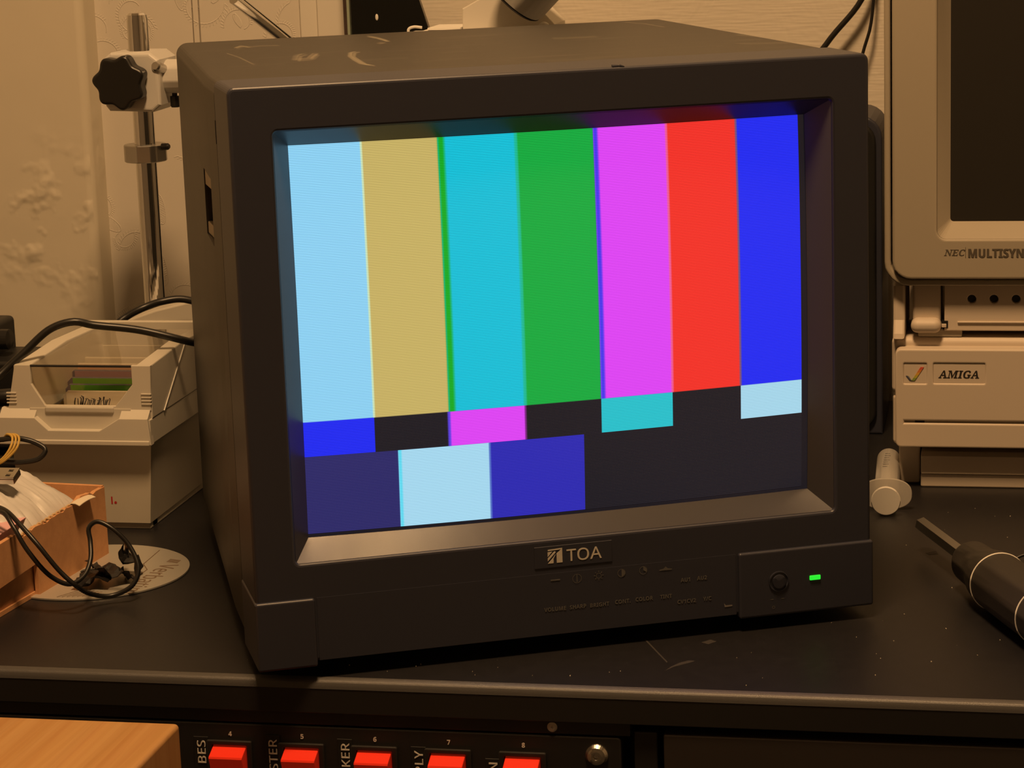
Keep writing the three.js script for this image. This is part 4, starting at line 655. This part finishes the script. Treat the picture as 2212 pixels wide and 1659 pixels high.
{ // printed silver disc
  const cx = -0.5650, cz = -0.1830, t = thing('compact_disc', 'silver recordable disc lying flat beside the carton', 'disc', [cx, 0, cz]);
  const d = new THREE.Shape(); d.absarc(0, 0, 0.060, 0, Math.PI * 2); const ho = new THREE.Path(); ho.absarc(0, 0, 0.0075, 0, Math.PI * 2, true); d.holes.push(ho);
  const g = slab(d, 0, 0.0012, 0.0002); g.rotateX(-Math.PI / 2); g.translate(cx, 0.0002, cz);
  part(t, 'disc', g, mat([0.60, 0.58, 0.52], 0.34, { metalness: 0.55 }));
  const y = 0.00142, dark = mat([0.16, 0.11, 0.07], 0.6);
  const flatText = (s, size, at, dir, f, sx) => { const q = text(s, f, size, 0.0001, { center: false, sx }); q.rotateX(-Math.PI / 2); q.rotateY(dir); q.translate(at[0], y, at[1]); return q; };
  part(t, 'printed_name', flatText('Verbatim', 0.0112, [-0.5255, -0.2010], -1.66, sans, 1.0), dark, 'brown printed name');
  part(t, 'printed_emblem', merge([0, 1, 2, 3].map(k => { const q = slab(poly([[k * 0.0018, 0], [k * 0.0018 + 0.001, 0], [k * 0.0018 + 0.003, 0.008], [k * 0.0018 + 0.002, 0.008]]), 0, 0.0001); q.rotateX(-Math.PI / 2); q.rotateY(-1.62); q.translate(-0.5245, y, -0.2125); return q; })), dark, 'brown slanted bars');
  const ln = pts => merge(pts.slice(1).map((p, i) => rod([pts[i][0], y, pts[i][1]], [p[0], y, p[1]], 0.0003, 0.0003, 5)));
  part(t, 'printed_line', ln([[-0.5383, -0.2316], [-0.5378, -0.1999], [-0.5311, -0.1881], [-0.5318, -0.1749], [-0.5300, -0.165]]), dark, 'thin brown printed line');
  for (let k = 0; k < 6; k++) part(t, 'printed_line', ln([[-0.5660 + k * 0.003, -0.1265 - 0.0005 * k], [-0.5560 + k * 0.0028, -0.1440 + 0.001 * k]]), dark, 'thin brown ruled line');
}
{ // crumpled black tape on the disc
  const t = thing('black_tape', 'crumpled piece of black tape lying on the silver disc', 'tape', [-0.545, 0.0015, -0.17]);
  const R = mulberry(23), scrap = (cx, cy, cz, w, d, tilt, turn) => { const g = new THREE.PlaneGeometry(w, d, 8, 8), p = g.attributes.position; for (let i = 0; i < p.count; i++) p.setZ(i, 0.0035 * noise.noise(p.getX(i) * 260 + cx * 90, p.getY(i) * 260, cz * 70) + 0.002 * Math.sin(p.getX(i) * 420)); g.rotateX(-Math.PI / 2); g.rotateZ(tilt); g.rotateY(turn); g.translate(cx, cy, cz); g.computeVertexNormals(); const b = g.clone().translate(0, 0.0004, 0); return toCreasedNormals(merge([g, b]), 0.4); };
  const tape = mat([0.014, 0.013, 0.013], 0.4);
  part(t, 'flap', scrap(-0.5350, 0.0125, -0.1710, 0.018, 0.020, -0.75, 0.2), tape);
  part(t, 'flap', scrap(-0.5440, 0.0090, -0.1600, 0.026, 0.026, -0.30, 0.7), tape);
  part(t, 'flap', scrap(-0.5520, 0.0065, -0.1560, 0.022, 0.030, 0.22, 0.1), tape);
  part(t, 'flap', scrap(-0.5405, 0.0150, -0.1790, 0.010, 0.014, 0.9, 0.5), tape);
}

// ---------------------------------------------------------------- foreground: small wooden table with a black jar
{
  const grain = canvasTex(1024, 1024, (g, w) => { const R = mulberry(31); g.fillStyle = '#cf9a58'; g.fillRect(0, 0, w, w); for (let k = 0; k < 150; k++) { const x = R() * w, c = R() < 0.6 ? '168,110,48' : '226,182,120'; g.strokeStyle = `rgba(${c},${0.04 + 0.08 * R()})`; g.lineWidth = 6 + 30 * R(); g.beginPath(); for (let y = 0; y <= w; y += 32) g.lineTo(x + 16 * Math.sin(y / w * 6.283 + k) , y); g.stroke(); } }, 0.22, 0.5);
  const wood = mat([0.72, 0.76, 0.86], 0.5, { map: grain });
  const t = thing('wooden_table', 'small pale pine table in front of the desk', 'table', [-0.62, RY0, 0.27]);
  part(t, 'table_top', box(-0.86, -0.4193, -0.034, 0, 0.0755, 0.46, 0.0025, 3), wood);
  for (const [x, z] of [[-0.845, 0.09], [-0.47, 0.09], [-0.845, 0.41], [-0.47, 0.41]]) part(t, 'leg', box(x, x + 0.035, RY0, -0.034, z, z + 0.035, 0.003), wood);
}
single('black_jar', 'dark jar standing on the wooden table at the picture edge', 'jar', turned([-0.5330, 0, 0.1080], [-0.5330, 1, 0.1080], [[0, 0], [0, 0.018], [0.003, 0.0215], [0.012, 0.0225], [0.022, 0.0205], [0.026, 0.0190], [0.0265, 0.0200], [0.0335, 0.0200], [0.0345, 0.0185], [0.0345, 0]], 40), phys([0.012, 0.012, 0.012], 0.3));

// ---------------------------------------------------------------- crumbs and dust on the desk
{
  const R = mulberry(99), N = 60, g = new THREE.TetrahedronGeometry(0.0004), im = new THREE.InstancedMesh(g, mat([0.55, 0.50, 0.40], 0.8), N), m = new THREE.Matrix4();
  for (let i = 0; i < N; i++) { let x, z; if (i < 38) { x = -0.13 + R() * 0.16; z = -0.42 + R() * 0.40; } else { x = -0.42 + R() * 0.40; z = -0.10 + R() * 0.095; if (x > -0.42 && z < -0.06 + (-0.239 - x) * 0.48 + 0.01) z = -0.01 - R() * 0.02; } const s = 0.4 + R() * 1.1; m.compose(V3(x, 0.0002, z), new THREE.Quaternion().setFromEuler(new THREE.Euler(R() * 6, R() * 6, R() * 6)), V3(s, s * 0.7, s)); im.setMatrixAt(i, m); }
  im.name = 'dust_crumbs'; im.userData = { kind: 'stuff', label: 'tiny pale crumbs scattered over the black desk', category: 'crumbs' }; im.castShadow = im.receiveShadow = true; scene.add(im);
}

renderer.render(scene, camera);
